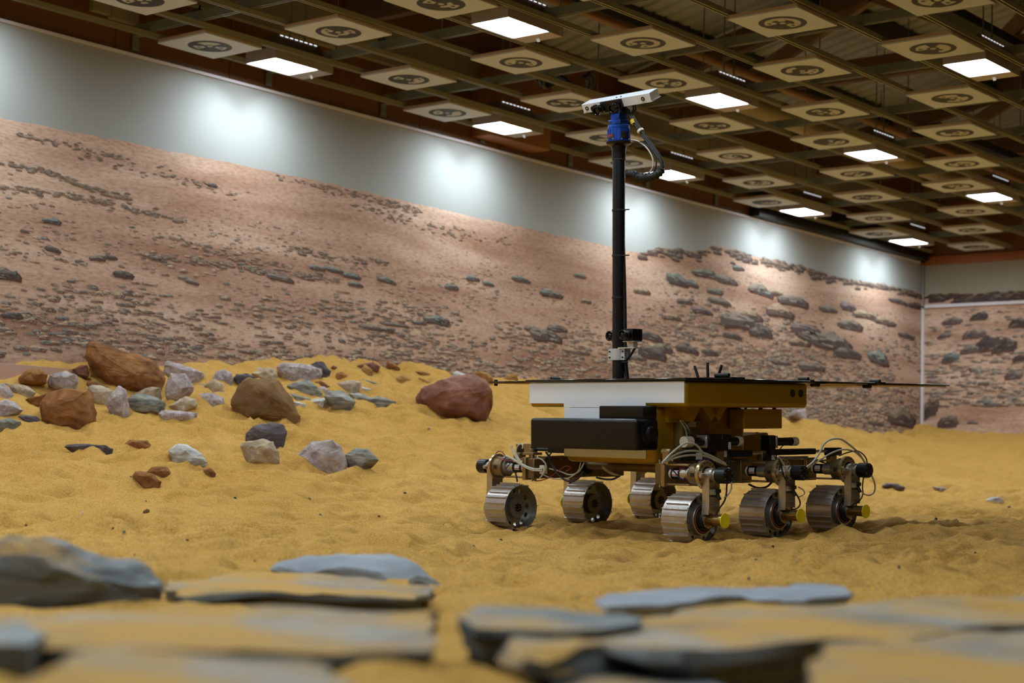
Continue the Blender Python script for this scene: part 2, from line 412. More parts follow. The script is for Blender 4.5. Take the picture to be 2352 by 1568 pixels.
# ================================================================== printed mural (a flat print on both walls)
_sky_px = [(0, 270), (400, 348), (800, 430), (1000, 478), (1200, 522), (1400, 566), (1470, 582), (1490, 577), (1505, 571), (1530, 569), (1560, 573), (1590, 578),
           (1612, 576), (1630, 567), (1650, 564), (1672, 571), (1700, 578), (1745, 592), (1790, 600), (1850, 614), (1900, 630), (1950, 642), (2010, 650), (2060, 660), (2118, 674)]
SKY = np.array([[at(px, py, 0, WX)[1], at(px, py, 0, WX)[2]] for px, py in _sky_px])
def sky_left(y): return np.interp(y, SKY[:, 0], SKY[:, 1])
BSKY = np.array([[at(px, py, 1, WY)[0], at(px, py, 1, WY)[2]] for px, py in [(2120, 676), (2200, 679), (2260, 674), (2352, 672)]])
def sky_back(x): return np.interp(x, np.r_[BSKY[:, 0], 2.2], np.r_[BSKY[:, 1], 3.2])

m, nt, b, N, L = new_mat('printed_desert_ground')
b.inputs['Roughness'].default_value = 0.8; set_spec(b, 0.2)
tc = N.new('ShaderNodeTexCoord')
def mapped(scale):
    mp = N.new('ShaderNodeMapping'); mp.inputs['Scale'].default_value = scale; L.new(tc.outputs['Object'], mp.inputs['Vector']); return mp
mp = mapped((0.45, 0.45, 3.4)); n1 = N.new('ShaderNodeTexNoise'); n1.inputs['Scale'].default_value = 1.0; n1.inputs['Detail'].default_value = 6; n1.inputs['Distortion'].default_value = 0.4
L.new(mp.outputs[0], n1.inputs['Vector'])
r1 = ramp(N, [(0.32, (166, 129, 108)), (0.5, (196, 163, 143)), (0.68, (218, 191, 172))]); L.new(n1.outputs['Fac'], r1.inputs['Fac'])
mp2 = mapped((9, 9, 34)); n2 = N.new('ShaderNodeTexNoise'); n2.inputs['Scale'].default_value = 1.6; n2.inputs['Detail'].default_value = 6; n2.inputs['Roughness'].default_value = 0.7
L.new(mp2.outputs[0], n2.inputs['Vector'])
r2 = ramp(N, [(0.30, (196, 184, 178)), (0.45, (236, 232, 230)), (0.6, (255, 255, 255)), (0.72, (255, 252, 248))]); L.new(n2.outputs['Fac'], r2.inputs['Fac'])
mx = N.new('ShaderNodeMix'); mx.data_type = 'RGBA'; mx.blend_type = 'MULTIPLY'; mx.inputs[0].default_value = 1
L.new(r1.outputs['Color'], mx.inputs[6]); L.new(r2.outputs['Color'], mx.inputs[7]); L.new(mx.outputs[2], b.inputs['Base Color'])
PRINT_GROUND = m
m, nt, b, N, L = new_mat('printed_stones')
b.inputs['Roughness'].default_value = 0.8; set_spec(b, 0.2)
vc = N.new('ShaderNodeVertexColor'); vc.layer_name = 'print'
tc = N.new('ShaderNodeTexCoord'); nz = N.new('ShaderNodeTexNoise'); nz.inputs['Scale'].default_value = 34; nz.inputs['Detail'].default_value = 6; nz.inputs['Roughness'].default_value = 0.7
mpp = N.new('ShaderNodeMapping'); mpp.inputs['Scale'].default_value = (1, 1, 2.2); L.new(tc.outputs['Object'], mpp.inputs['Vector']); L.new(mpp.outputs[0], nz.inputs['Vector'])
rr = ramp(N, [(0.3, (188, 182, 178)), (0.65, (255, 255, 255))]); L.new(nz.outputs['Fac'], rr.inputs['Fac'])
mx = N.new('ShaderNodeMix'); mx.data_type = 'RGBA'; mx.blend_type = 'MULTIPLY'; mx.inputs[0].default_value = 1
L.new(vc.outputs['Color'], mx.inputs[6]); L.new(rr.outputs['Color'], mx.inputs[7]); L.new(mx.outputs[2], b.inputs['Base Color'])
PRINT_STONE = m

class Print:
    """flat coloured shapes of the mural; (s,z) on the wall, each a hair further out than the last"""
    def __init__(s, put): s.put, s.v, s.f, s.c = put, [], [], []
    def poly(s, pts, col, lift):
        o = len(s.v); s.v += [s.put(a, z, lift) for a, z in pts]; s.f.append(tuple(range(o, o + len(pts)))); s.c.append(s2l(col))
    def build(s, name, parent):
        me = bpy.data.meshes.new(name); me.from_pydata(s.v, [], s.f); me.materials.append(PRINT_STONE)
        at_ = me.color_attributes.new('print', 'FLOAT_COLOR', 'CORNER')
        cols = np.concatenate([np.tile([*c, 1.0], (len(f), 1)) for c, f in zip(s.c, s.f)]).astype(np.float32)
        at_.data.foreach_set('color', cols.ravel())
        return link(name, me, parent)
def mixc(a, b, t): return tuple(a[i] * (1 - t) + b[i] * t for i in range(3))
def print_rock(P, rng, s, z, w, h, lift, tone, sgn=1, dark=0.0, lean=0.0):
    """one printed stone: cast shadow, shaded body, sunlit facets, seams"""
    n = 4 if w < 0.05 else (6 if w < 0.14 else 9)
    pk = rng.uniform(-0.25, 0.15)
    top = []
    for i in range(n):
        x = -0.5 + i / (n - 1)
        e = (x + 0.5) / (pk + 0.5) if x < pk else (0.5 - x) / (0.5 - pk)
        top.append((x, 0.42 * min(1, max(0, e)) ** 0.5 + 0.02 + rng.uniform(-0.12, 0.12)))
    bot = [(0.47 - 0.94 * i / 3 + rng.uniform(-0.06, 0.06), -0.30 - rng.uniform(0, 0.18)) for i in range(4)]
    rot = rng.uniform(-0.34, 0.16)
    q = lambda x, y: (s + sgn * w * (x + lean * y), z + h * (y + rot * x))
    out = [q(x, y) for x, y in top + bot]
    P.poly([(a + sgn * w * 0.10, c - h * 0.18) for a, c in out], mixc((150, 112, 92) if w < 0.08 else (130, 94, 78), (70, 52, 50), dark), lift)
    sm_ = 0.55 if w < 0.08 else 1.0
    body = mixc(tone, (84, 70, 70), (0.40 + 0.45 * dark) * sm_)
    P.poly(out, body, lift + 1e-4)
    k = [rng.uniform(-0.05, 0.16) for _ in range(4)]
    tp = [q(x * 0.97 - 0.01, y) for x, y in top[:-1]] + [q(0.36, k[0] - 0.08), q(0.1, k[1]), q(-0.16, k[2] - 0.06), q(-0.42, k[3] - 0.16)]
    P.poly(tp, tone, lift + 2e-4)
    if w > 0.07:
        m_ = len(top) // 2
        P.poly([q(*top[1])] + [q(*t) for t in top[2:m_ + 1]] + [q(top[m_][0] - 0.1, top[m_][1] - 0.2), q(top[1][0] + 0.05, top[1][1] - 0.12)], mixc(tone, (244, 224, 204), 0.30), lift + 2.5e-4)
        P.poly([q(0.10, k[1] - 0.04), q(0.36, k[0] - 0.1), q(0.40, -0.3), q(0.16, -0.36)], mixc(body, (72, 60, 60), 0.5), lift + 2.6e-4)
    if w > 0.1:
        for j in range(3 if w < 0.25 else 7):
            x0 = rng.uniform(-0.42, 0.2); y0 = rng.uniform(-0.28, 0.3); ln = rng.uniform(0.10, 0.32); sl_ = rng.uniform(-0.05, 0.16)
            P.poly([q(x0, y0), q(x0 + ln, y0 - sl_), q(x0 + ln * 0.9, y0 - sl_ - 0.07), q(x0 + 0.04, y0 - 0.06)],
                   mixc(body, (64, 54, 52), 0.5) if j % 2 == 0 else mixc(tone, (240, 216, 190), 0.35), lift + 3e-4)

TONES = [(200, 176, 152), (214, 188, 162), (178, 164, 150), (150, 152, 148), (220, 192, 164), (170, 148, 132), (192, 168, 150), (206, 176, 150)]
def scatter(P, rng, n, s0, s1, zbot, skyf, sgn, density, sizef, lift0, lift1):
    k = 0
    for i in range(n * 6):
        if k >= n: break
        s = rng.uniform(s0, s1); zs = float(skyf(s)); t = rng.random() ** 0.72
        z = zs - 0.02 - t * (zs - zbot)
        if z > zs - 0.015: continue
        if rng.random() > density(s, z, t): continue
        w = sizef(s, t, rng)
        h = w * rng.uniform(0.2, 0.45)
        print_rock(P, rng, s, z, w, h, lift0 + (lift1 - lift0) * t + rng.random() * 2e-4, rng.choice(TONES), sgn, dark=0.25 * rng.random())
        k += 1

NY = 240
yy = np.linspace(-5, WY, NY)
rng = random.Random(11)
mb = MB()
top = sky_left(yy) + np.array([rng.uniform(-0.006, 0.006) for _ in yy])
vs = [(WX + 0.0008, y, 0.4) for y in yy] + [(WX + 0.0008, y, z) for y, z in zip(yy, top)]
mb.add(vs, [(i, i + 1, NY + i + 1, NY + i) for i in range(NY - 1)])
mb.build('printed_ground', PRINT_GROUND, wl, None)
P = Print(lambda s, z, l: (WX + l, s, z))
def dens_l(s, z, t):
    v = 0.5 + 1.5 * float(pnoise(s * 0.55 + 3, z * 2.4 + 1)) + 0.5 * float(pnoise(s * 2.1, z * 8))
    if s < 11.5 and 0.50 < t + 0.03 * (s - 9) < 0.60: v -= 0.55             # bare sand band
    if s < 10.5 and t > 0.85: v -= 0.25
    return max(0.03, min(1, v + 0.15 * (s > 11)))
def size_l(s, t, rng):
    hill = min(1, max(0, (s - 15.2) / 1.5))
    return (0.012 + (0.062 + 0.04 * hill) * t ** 1.3) * (0.35 + 2.0 * rng.random() ** 3.0) * (1 + 0.4 * hill)
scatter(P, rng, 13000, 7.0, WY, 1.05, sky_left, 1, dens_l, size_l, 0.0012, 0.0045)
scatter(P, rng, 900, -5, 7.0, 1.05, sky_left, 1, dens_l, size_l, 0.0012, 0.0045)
# pale flat slabs strewn over the lower half of the print
for i in range(3000):
    s_ = rng.uniform(8.5, WY); t = rng.uniform(0.42, 1.0) ** 0.8; zs = float(sky_left(s_))
    if float(pnoise(s_ * 0.9 + 7, t * 5)) < -0.12 or (s_ < 11 and rng.random() < 0.6): continue
    w = (0.03 + 0.075 * t) * rng.uniform(0.6, 1.5)
    print_rock(P, rng, s_, zs - 0.03 - t * (zs - 1.15), w, w * rng.uniform(0.16, 0.34), 0.0046 + rng.random() * 1.5e-4, mixc(rng.choice(TONES), (228, 204, 180), 0.4), 1, dark=0.35 * rng.random())
# hill crest: dark outcrop fringe
for i in range(260):
    s = rng.uniform(15.85, WY); zs = float(sky_left(s))
    w = rng.uniform(0.05, 0.2)
    print_rock(P, rng, s, zs - abs(rng.gauss(0, 0.05)), w, w * rng.uniform(0.2, 0.4), 0.0046 + rng.random() * 2e-4, mixc(rng.choice(TONES), (96, 80, 72), 0.55), 1, dark=0.8)
# the large printed stones, placed where the print has them (photo pixel, size in pixels, tone)
BL, GR, TN, DK, PU = (122, 136, 134), (140, 130, 122), (190, 160, 132), (92, 84, 82), (138, 122, 124)
big = [(117, 506, 42, 16, BL), (282, 628, 46, 20, DK), (120, 571, 36, 14, DK), (222, 592, 36, 13, GR), (253, 590, 28, 12, DK), (12, 628, 66, 34, DK), (25, 722, 46, 18, DK),
       (487, 424, 22, 10, DK), (55, 530, 20, 8, DK), (358, 592, 22, 11, GR), (560, 806, 34, 10, TN), (440, 646, 30, 12, GR), (640, 636, 60, 16, GR), (765, 618, 42, 14, BL), (806, 632, 40, 16, BL),
       (727, 614, 36, 12, BL), (885, 642, 40, 16, BL), (815, 652, 34, 12, BL), (1000, 733, 56, 24, BL), (960, 740, 30, 10, BL), (860, 752, 78, 12, GR), (905, 745, 60, 9, GR), (1035, 657, 30, 15, BL), (1120, 650, 26, 12, BL),
       (1085, 638, 30, 14, BL), (1250, 768, 70, 34, GR), (1278, 752, 44, 22, PU), (1225, 755, 44, 16, GR), (1265, 673, 50, 22, BL), (1195, 640, 40, 15, BL), (1330, 632, 26, 10, BL), (1345, 690, 22, 10, TN), (1473, 667, 36, 15, TN),
       (1555, 640, 50, 30, BL), (1588, 650, 30, 18, BL), (1615, 626, 56, 22, BL), (1665, 640, 50, 22, GR), (1695, 614, 26, 14, BL), (1740, 662, 44, 28, GR), (1756, 672, 36, 20, BL), (1818, 688, 68, 28, GR), (1780, 672, 34, 14, TN),
       (1700, 735, 88, 46, GR), (1712, 722, 70, 26, TN), (1790, 712, 62, 34, TN), (1750, 755, 42, 34, DK), (1740, 762, 40, 22, DK), (1680, 770, 40, 16, DK), (1850, 755, 70, 34, PU), (1870, 775, 80, 36, DK), (1905, 780, 92, 44, GR), (1945, 808, 60, 30, DK),
       (1835, 785, 50, 20, TN), (2014, 818, 46, 38, BL), (1950, 744, 56, 26, GR), (1990, 722, 62, 20, TN), (1946, 702, 34, 24, PU), (2030, 735, 50, 20, TN), (1900, 708, 40, 16, GR), (1496, 806, 62, 36, DK), (1520, 798, 44, 26, GR), (1490, 770, 56, 22, DK),
       (1460, 820, 40, 14, GR), (1575, 800, 50, 20, DK), (1630, 808, 36, 16, DK), (1540, 726, 40, 16, TN), (1610, 712, 46, 18, PU), (1320, 806, 60, 12, TN), (1180, 838, 40, 9, TN), (985, 828, 60, 7, TN), (1790, 830, 46, 14, GR), (1860, 840, 60, 22, GR),
       (2068, 956, 62, 44, (120, 104, 90)), (2010, 970, 34, 14, (132, 112, 96)), (2100, 700, 30, 16, DK), (2080, 770, 36, 14, DK), (2060, 690, 40, 14, DK), (1570, 690, 34, 14, GR), (1650, 690, 50, 18, GR), (1640, 668, 36, 14, BL)]
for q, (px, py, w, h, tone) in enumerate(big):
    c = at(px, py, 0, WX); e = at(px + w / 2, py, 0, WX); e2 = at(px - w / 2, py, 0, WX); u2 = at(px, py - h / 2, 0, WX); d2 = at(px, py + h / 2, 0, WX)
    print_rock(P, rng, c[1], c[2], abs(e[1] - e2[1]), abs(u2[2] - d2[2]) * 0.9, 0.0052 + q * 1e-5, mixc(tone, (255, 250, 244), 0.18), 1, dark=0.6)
for pl, cnt, spread, w0 in (([(0, 372), (120, 398), (200, 430), (300, 458)], 150, 5, 0.035), ([(30, 306), (160, 335), (280, 362)], 90, 5, 0.03), ([(0, 428), (150, 446), (260, 470), (420, 505)], 150, 6, 0.04),
                             ([(640, 398), (760, 432), (880, 462), (960, 482)], 200, 9, 0.035), ([(300, 584), (480, 602), (600, 622), (780, 642)], 160, 6, 0.05), ([(660, 566), (760, 590), (900, 606)], 70, 6, 0.05),
                             ([(180, 352), (420, 412), (560, 450)], 90, 10, 0.03), ([(820, 470), (980, 520), (1180, 560)], 130, 12, 0.035), ([(380, 540), (520, 590), (640, 610)], 70, 8, 0.04)):
    pa = np.array(pl, float)
    for i in range(cnt):
        t = rng.random() * (len(pa) - 1); k = int(t); f = t - k
        q_ = pa[k] * (1 - f) + pa[min(k + 1, len(pa) - 1)] * f
        c = at(q_[0] + rng.gauss(0, spread), q_[1] + rng.gauss(0, spread * 0.7), 0, WX)
        if c[2] > sky_left(c[1]) - 0.02: continue
        w = w0 * rng.uniform(0.5, 1.8)
        print_rock(P, rng, c[1], c[2], w, w * rng.uniform(0.15, 0.35), 0.0047 + rng.random() * 2e-4, mixc(rng.choice(TONES), (120, 108, 100), rng.uniform(0.1, 0.6)), 1, dark=0.4)
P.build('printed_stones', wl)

xx = np.linspace(WX + 0.001, 2.2, 120)
mb = MB()
topb = sky_back(xx) + np.array([rng.uniform(-0.02, 0.02) for _ in xx])
vs = [(x, WY - 0.0008, 0.4) for x in xx] + [(x, WY - 0.0008, z) for x, z in zip(xx, topb)]
mb.add(vs, [(i, i + 1, 120 + i + 1, 120 + i) for i in range(119)])
mb.build('printed_ground', PRINT_GROUND, wb, None)
P = Print(lambda s, z, l: (s, WY - l, z))
scatter(P, rng, 900, WX + 0.1, -8.2, 1.65, sky_back, -1, lambda s, z, t: 1, lambda s, t, r: (0.04 + 0.1 * t) * (0.5 + 1.3 * r.random() ** 2), 0.0012, 0.003)
scatter(P, rng, 500, -8.2, 2.0, 1.65, sky_back, -1, lambda s, z, t: 1, lambda s, t, r: (0.05 + 0.12 * t) * (0.5 + 1.3 * r.random() ** 2), 0.0012, 0.003)
for i in range(60):
    s = rng.uniform(WX + 0.1, -8.5); zs = float(sky_back(s)); w = rng.uniform(0.1, 0.35)
    print_rock(P, rng, s, zs - abs(rng.gauss(0, 0.05)), w, w * 0.3, 0.0035 + rng.random() * 2e-4, (92, 74, 62), -1, dark=0.9)
for q, (px, py, w, h, tone) in enumerate([(2186, 820, 38, 26, BL), (2136, 936, 44, 46, (112, 96, 84)), (2180, 966, 44, 30, (120, 104, 92)), (2270, 788, 60, 40, DK), (2310, 790, 54, 34, DK), (2340, 740, 40, 26, DK), (2240, 765, 50, 22, GR),
                                         (2190, 735, 44, 20, GR), (2250, 725, 40, 20, DK), (2330, 860, 40, 20, GR), (2230, 800, 40, 20, GR), (2170, 770, 30, 14, GR), (2215, 690, 50, 14, DK), (2280, 684, 60, 16, DK), (2235, 970, 24, 7, GR), (2345, 820, 34, 18, DK), (2260, 880, 26, 10, GR)]):
    c = at(px, py, 1, WY); e = at(px + w / 2, py, 1, WY); e2 = at(px - w / 2, py, 1, WY); u2 = at(px, py - h / 2, 1, WY); d2 = at(px, py + h / 2, 1, WY)
    print_rock(P, rng, c[0], c[2], abs(e[0] - e2[0]), abs(u2[2] - d2[2]), 0.004 + q * 1e-5, tone, -1, dark=0.4)
P.build('printed_stones', wb)

# ================================================================== roof
RIDGE_X, Z_EAVE, Z_RIDGE = -4.45, 4.95, 6.45
def roof_z(x): return Z_EAVE + (Z_RIDGE - Z_EAVE) * (1 - abs(x - RIDGE_X) / (RIDGE_X - (WX - 0.2)))
sheet = mat('roof_sheet', (172, 178, 184), 0.6, 0.1, 0.06, 1.5)
def corr(x0, x1):
    pr = []; y = -5.2
    while y < WY + 0.2:
        pr += [(y, 0.0), (y + 0.14, 0.0), (y + 0.16, 0.03), (y + 0.20, 0.03)]; y += 0.22
    n = len(pr)
    return MB().add([(x0, y, roof_z(x0) + h) for y, h in pr] + [(x1, y, roof_z(x1) + h) for y, h in pr], [(i, i + 1, n + i + 1, n + i) for i in range(n - 1)])
ceil = corr(WX - 0.2, RIDGE_X).build('ceiling', sheet, None, None)
tag(ceil, 'sloping roof of ribbed sheeting on timber trusses above the grid', None, None, 'structure')
corr(RIDGE_X, 2.4).build('roof_slope', sheet, ceil, None)
purlin_m = mat('dark_steel_purlin', (72, 70, 62), 0.55, 0.4)
for x in (-10.0, -8.6, -7.2, -5.8, -3.1, -1.7, -0.3, 1.1):
    z = roof_z(x) - 0.003
    MB().bx(x - 0.05, x + 0.05, -5, WY, z - 0.24, z).build('purlin', purlin_m, ceil, None)
wood = mat('truss_timber', (104, 78, 52), 0.65, 0, 0.15, 3, 0.1, 30)
wood2 = mat('pale_truss_timber', (138, 114, 82), 0.65, 0, 0.15, 3, 0.1, 30)
def beam(p0, p1, w, h, m, name='truss_member'):
    p0, p1 = np.array(p0, float), np.array(p1, float)
    a = p1 - p0; ln = np.linalg.norm(a); a /= ln
    s = np.array([0, 1.0, 0]) if abs(a[1]) < 0.9 else np.array([1.0, 0, 0])
    u = np.cross(a, s); R = np.stack([a, s, u], 1)
    return MB().box((p0 + p1) / 2, (ln, w, h), R).build(name, m, ceil, None)
for j, y in enumerate((2.2, 6.6, 11.0, 15.4, 19.8)):
    beam((WX, y, 4.62), (2.2, y, 4.62), 0.1, 0.22, wood)
    beam((WX, y, 4.78), (RIDGE_X, y, 6.22), 0.12, 0.24, wood)
    beam((2.2, y, 4.78), (RIDGE_X, y, 6.22), 0.12, 0.24, wood)
    for xa, xb in ((-9.4, -8.0), (-6.6, -8.0), (-6.6, -5.2), (-3.7, -5.2), (-3.7, -2.3), (-0.9, -2.3)):
        top_x = xb; beam((xa, y, 4.72), (top_x, y, roof_z(top_x) - 0.3), 0.08, 0.14, wood2)
    beam((RIDGE_X, y, 4.7), (RIDGE_X, y, 6.2), 0.1, 0.14, wood)
pipe_m = mat('tan_pipe', (150, 112, 76), 0.5, 0.1)
MB().tube([(-8.75, -5, 4.42), (-8.75, 5, 4.42), (-8.75, 12, 4.42), (-8.75, WY, 4.42)], 0.045, 14).build('roof_pipe', pipe_m, ceil)
MB().tube([(-5.2, -5, 4.40), (-5.2, 12, 4.40), (-5.2, WY, 4.40)], 0.05, 14).build('roof_pipe', pipe_m, ceil)
MB().tube([(-9.2, 13.6, 4.3), (-9.2, WY, 4.3)], 0.1, 16).build('roof_duct', mat('cream_duct', (172, 158, 126), 0.5), ceil)
tray_m = mat('black_cable_tray', (40, 38, 34), 0.6, 0.3)
MB().bx(-6.15, -5.95, 9, WY, 4.28, 4.36).build('cable_tray', tray_m, ceil, None)
MB().bx(-8.2, -8.0, 17, WY, 4.28, 4.36).build('cable_tray', tray_m, ceil, None)
for k, (r, dz) in enumerate(((0.2, 0), (0.23, 0.03), (0.17, -0.02))):
    c = np.array((-9.75, 12.6, 4.15 + dz))
    pts = [c + np.array((r * math.cos(a), r * 1.5 * math.sin(a), 0.05 * math.sin(3 * a))) for a in np.linspace(0.2 * k, 5.6, 30)]
    MB().tube(pts, 0.016, 8).build('cable_coil', mat('black_cable_jacket', (24, 23, 22), 0.5), ceil)
# timber case and cream box fixed on the brown board, dark track near the far corner
bxm = mat('case_timber', (136, 88, 48), 0.6, 0, 0.12, 3)
o = MB().bx(WX - 0.015, WX + 0.25, 12.85, 13.82, 3.80, 4.62).build('wall_case', [bxm], None, 35, 0.01)
tag(o, 'tall timber equipment case fixed to the brown board above the mural', 'case')
o = MB().bx(WX - 0.015, WX + 0.05, 8.15, 8.32, 3.99, 4.2).bx(WX - 0.015, WX + 0.05, 8.33, 8.60, 3.97, 4.2).build('wall_box', cream, None, 35, 0.004)
tag(o, 'small cream double box on the brown board above the mural', 'box')
dkm = mat('black_track_steel', (36, 33, 30), 0.5, 0.4)
MB().bx(WX - 0.012, WX + 0.14, 18.2, WY - 0.05, 3.738, 3.845).build('door_track', dkm, wl, None, 0.005)
MB().bx(WX - 0.012, WX + 0.03, 18.2, WY - 0.05, 3.845, 4.1).build('track_cover', mat('dark_track_cover', (58, 46, 34), 0.6), wl, None, 0.005)
# low pink board holding back the sand under the mural
_rb = at(200, 850, 0, -10.95)
o = MB().bx(-10.98, -10.95, 5.9, _rb[1], 0.8, _rb[2]).build('retaining_board', mat('pink_board', (176, 138, 118), 0.75, 0, 0.05, 1), None, None, 0.004)
tag(o, 'low pink board holding back sand below the mural', 'board')

# ================================================================== ceiling grid
ZP = 3.816
galv = mat('yellowish_galvanised_rail', (156, 154, 130), 0.5, 0.15, 0.06, 2)
galv2 = mat('grey_galvanised_channel', (126, 130, 122), 0.45, 0.3, 0.08, 2)
grid = empty('ceiling_grid', (-4.5, 9, 3.85))
tag(grid, 'suspended grid of galvanised steel channel rails below the roof', 'ceiling grid')
G0 = np.array((-4.5, 9, 3.85))
cprof = [(-0.0205, 0.041), (-0.0205, 0), (-0.011, 0), (-0.011, 0.004), (-0.0165, 0.004), (-0.0165, 0.037), (0.0165, 0.037), (0.0165, 0.004), (0.011, 0.004), (0.011, 0), (0.0205, 0), (0.0205, 0.041)]
lr = MB().prism(cprof, (0, -13.9, 0), (1, 0, 0), (0, 0, 1), (0, 27.85, 0)).mesh('long_rail', galv)
RAILX = [-10.93 + 0.6025 * k for k in range(22)]
for x in RAILX:
    link('long_rail', lr, grid, np.array((x, 9, 3.85)) - G0)
cp2 = [(a, c * 1.9) for a, c in cprof]
cr_ = MB().prism(cp2, (-6.6, 0, 0), (0, 1, 0), (0, 0, 1), (13.25, 0, 0)).mesh('cross_rail', galv2)
CROSSY = [8.61 - 1.468 * 9 + 1.468 * k for k in range(19)]
CROSSY = [y for y in CROSSY if -4.8 < y < 22.9]
rod = MB().cyl((0, 0, 0), (0, 0, 1), 0.006, n=6, cap=False).mesh('hanger_rod', galv2, 60)
brk = MB().bx(-0.005, 0.004, -0.035, 0.035, -0.12, 0.03).bx(0, 0.16, -0.03, 0.03, -0.006, 0).cyl((0.004, 0, -0.07), (0.012, 0, -0.07), 0.015, n=8).mesh('wall_bracket', galv2)
clip = MB().bx(-0.03, 0.03, -0.035, 0.035, 0.0, 0.012).cyl((0, 0, 0.01), (0, 0, 0.05), 0.008, n=6).mesh('rail_clip', mat('dark_clip', (46, 46, 42), 0.5, 0.6))
rng = random.Random(5)
for j, y in enumerate(CROSSY):
    link('cross_rail', cr_, grid, np.array((-4.5, y, 3.893)) - G0)
    link('wall_bracket', brk, wl, (WX + 0.006, y, 3.885))
    if y > 5:
        for i, x in enumerate(RAILX[:16]):
            if (i + j) % 2 == 0: link('rail_clip', clip, grid, np.array((x, y, 3.972)) - G0)
            if (i * 2 + j) % 4 == 0:
                o = link('hanger_rod', rod, grid, np.array((x + 0.05, y, 3.96)) - G0); o.scale = (1, 1, roof_z(x) - 3.96)

# ------------------------------------------------------------------ marker panels
panel_m = mat('white_panel_board', (198, 207, 218), 0.7, 0, 0.03, 2)
edge_m = mat('tan_panel_edge', (182, 160, 132), 0.7)
ink = mat('dark_grey_ink', (52, 54, 54), 0.7)
pat_m = mat('white_print', (186, 188, 186), 0.7)
_s = 0.2975
pb = MB().bx(-_s, _s, -_s, _s, 0, 0.012, 0)
pb.bx(-_s, _s, -_s, -_s + 0.012, 0.012, 0.034, 1).bx(-_s, _s, _s - 0.012, _s, 0.012, 0.034, 1).bx(-_s, -_s + 0.012, -_s, _s, 0.012, 0.034, 1).bx(_s - 0.012, _s, -_s, _s, 0.012, 0.034, 1)
panel_mesh = pb.mesh('board', [panel_m, edge_m])
def sector(mb, r0, r1, a0, a1, z, n=6):
    vs = [(r * math.cos(a0 + (a1 - a0) * i / n), r * math.sin(a0 + (a1 - a0) * i / n), z) for r in (r0, r1) for i in range(n + 1)]
    mb.add(vs, [(i, i + 1, n + 2 + i, n + 1 + i) for i in range(n)])
CODES = {(1, 0): [0, 3, 3, 0, 4, 0, 0, 4], (3, 0): [4, 0, 0, 4, 1, 1, 2, 2], (8, 0): [1, 1, 3, 1, 4, 0, 0, 4], (7, 0): [4, 0, 0, 1, 1, 0, 2, 4], (2, 1): [4, 0, 0, 4, 0, 0, 1, 3],
         (1, 1): [3, 0, 0, 4, 4, 0, 1, 3], (4, 0): [1, 1, 1, 3, 4, 0, 0, 4], (6, 0): [1, 1, 1, 1, 4, 0, 4, 1], (5, 1): [4, 0, 3, 1, 1, 3, 0, 4], (3, 1): [0, 1, 3, 0, 4, 0, 0, 4], (9, 0): [3, 3, 0, 3, 4, 0, 0, 1]}
OFF = {1: 8.985, 2: 7.79, 3: 9.256, 4: 10.79, 5: 9.11, 6: 10.83, 7: 12.28, 8: 10.92, 9: 12.2, 10: 11.0}
LP = 2.936
def project(P):
    v = np.array(P, float) - CAM; Z = v @ FW
    return 1176 + F_PX * (v @ RT) / Z, 784 - F_PX * (v @ UP) / Z, Z
rng = random.Random(21)
plist = []
for c in range(1, 14):
    x = -10.629 + 0.6025 * (c - 1)
    off = OFF.get(c, (9.35 if c % 2 else 8.1))
    for k in range(-3, 7):
        y = off + LP * k
        if y > 22.6 or y < 3: continue
        px, py, Z = project((x, y, ZP))
        if Z < 2 or px < -700 or px > 3600 or py < -420 or py > 1500: continue
        plist.append((c, k, x, y))
for c, k, x, y in plist:
    same = sorted([q[3] for q in plist if q[0] == c], reverse=True)
    root = empty('marker_panel', (x, y, ZP))
    tag(root, f'white marker panel, {ORD[same.index(y)]} from far wall in the {ORD[c - 1]} row off mural wall', 'marker panel', 'fiducial marker panels under the ceiling grid')
    link('board', panel_mesh, root)
    R = 0.180
    code = CODES.get((c, k)) or None
    if code is None:
        code = [0] * 8
        for e in rng.sample([0, 3, 4, 7], 2): code[e] = 4
        for q in range(8):
            if code[q] == 0: code[q] = rng.choice([0, 0, 1, 2, 3])
    d = MB().lathe((0, 0, -0.0012), (0, 0, -1), [(0, 0), (0, R), (0.0003, R)], 40)
    p = MB().lathe((0, 0, -0.0022), (0, 0, -1), [(0, 0), (0, 0.024)], 16)
    # picture right = (+x+y), picture up = (+x-y)
    for q, val in enumerate(code):
        t0, t1 = math.radians(45 * q), math.radians(45 * q + 45)
        f = lambda t: math.pi / 4 - t
        if val in (2, 3, 4): sector(p, 0.048, 0.088, f(t0), f(t1), -0.0022)
        if val in (1, 3, 4): sector(p, 0.088, 0.136, f(t0), f(t1), -0.0022)
        if val == 4:
            a = f((t0 + t1) / 2)
            d.lathe((0.098 * math.cos(a), 0.098 * math.sin(a), -0.0032), (0, 0, -1), [(0, 0), (0, 0.017)], 14)
    d.build('marker_disc', ink, root, None)
    p.build('marker_pattern', pat_m, root, None)

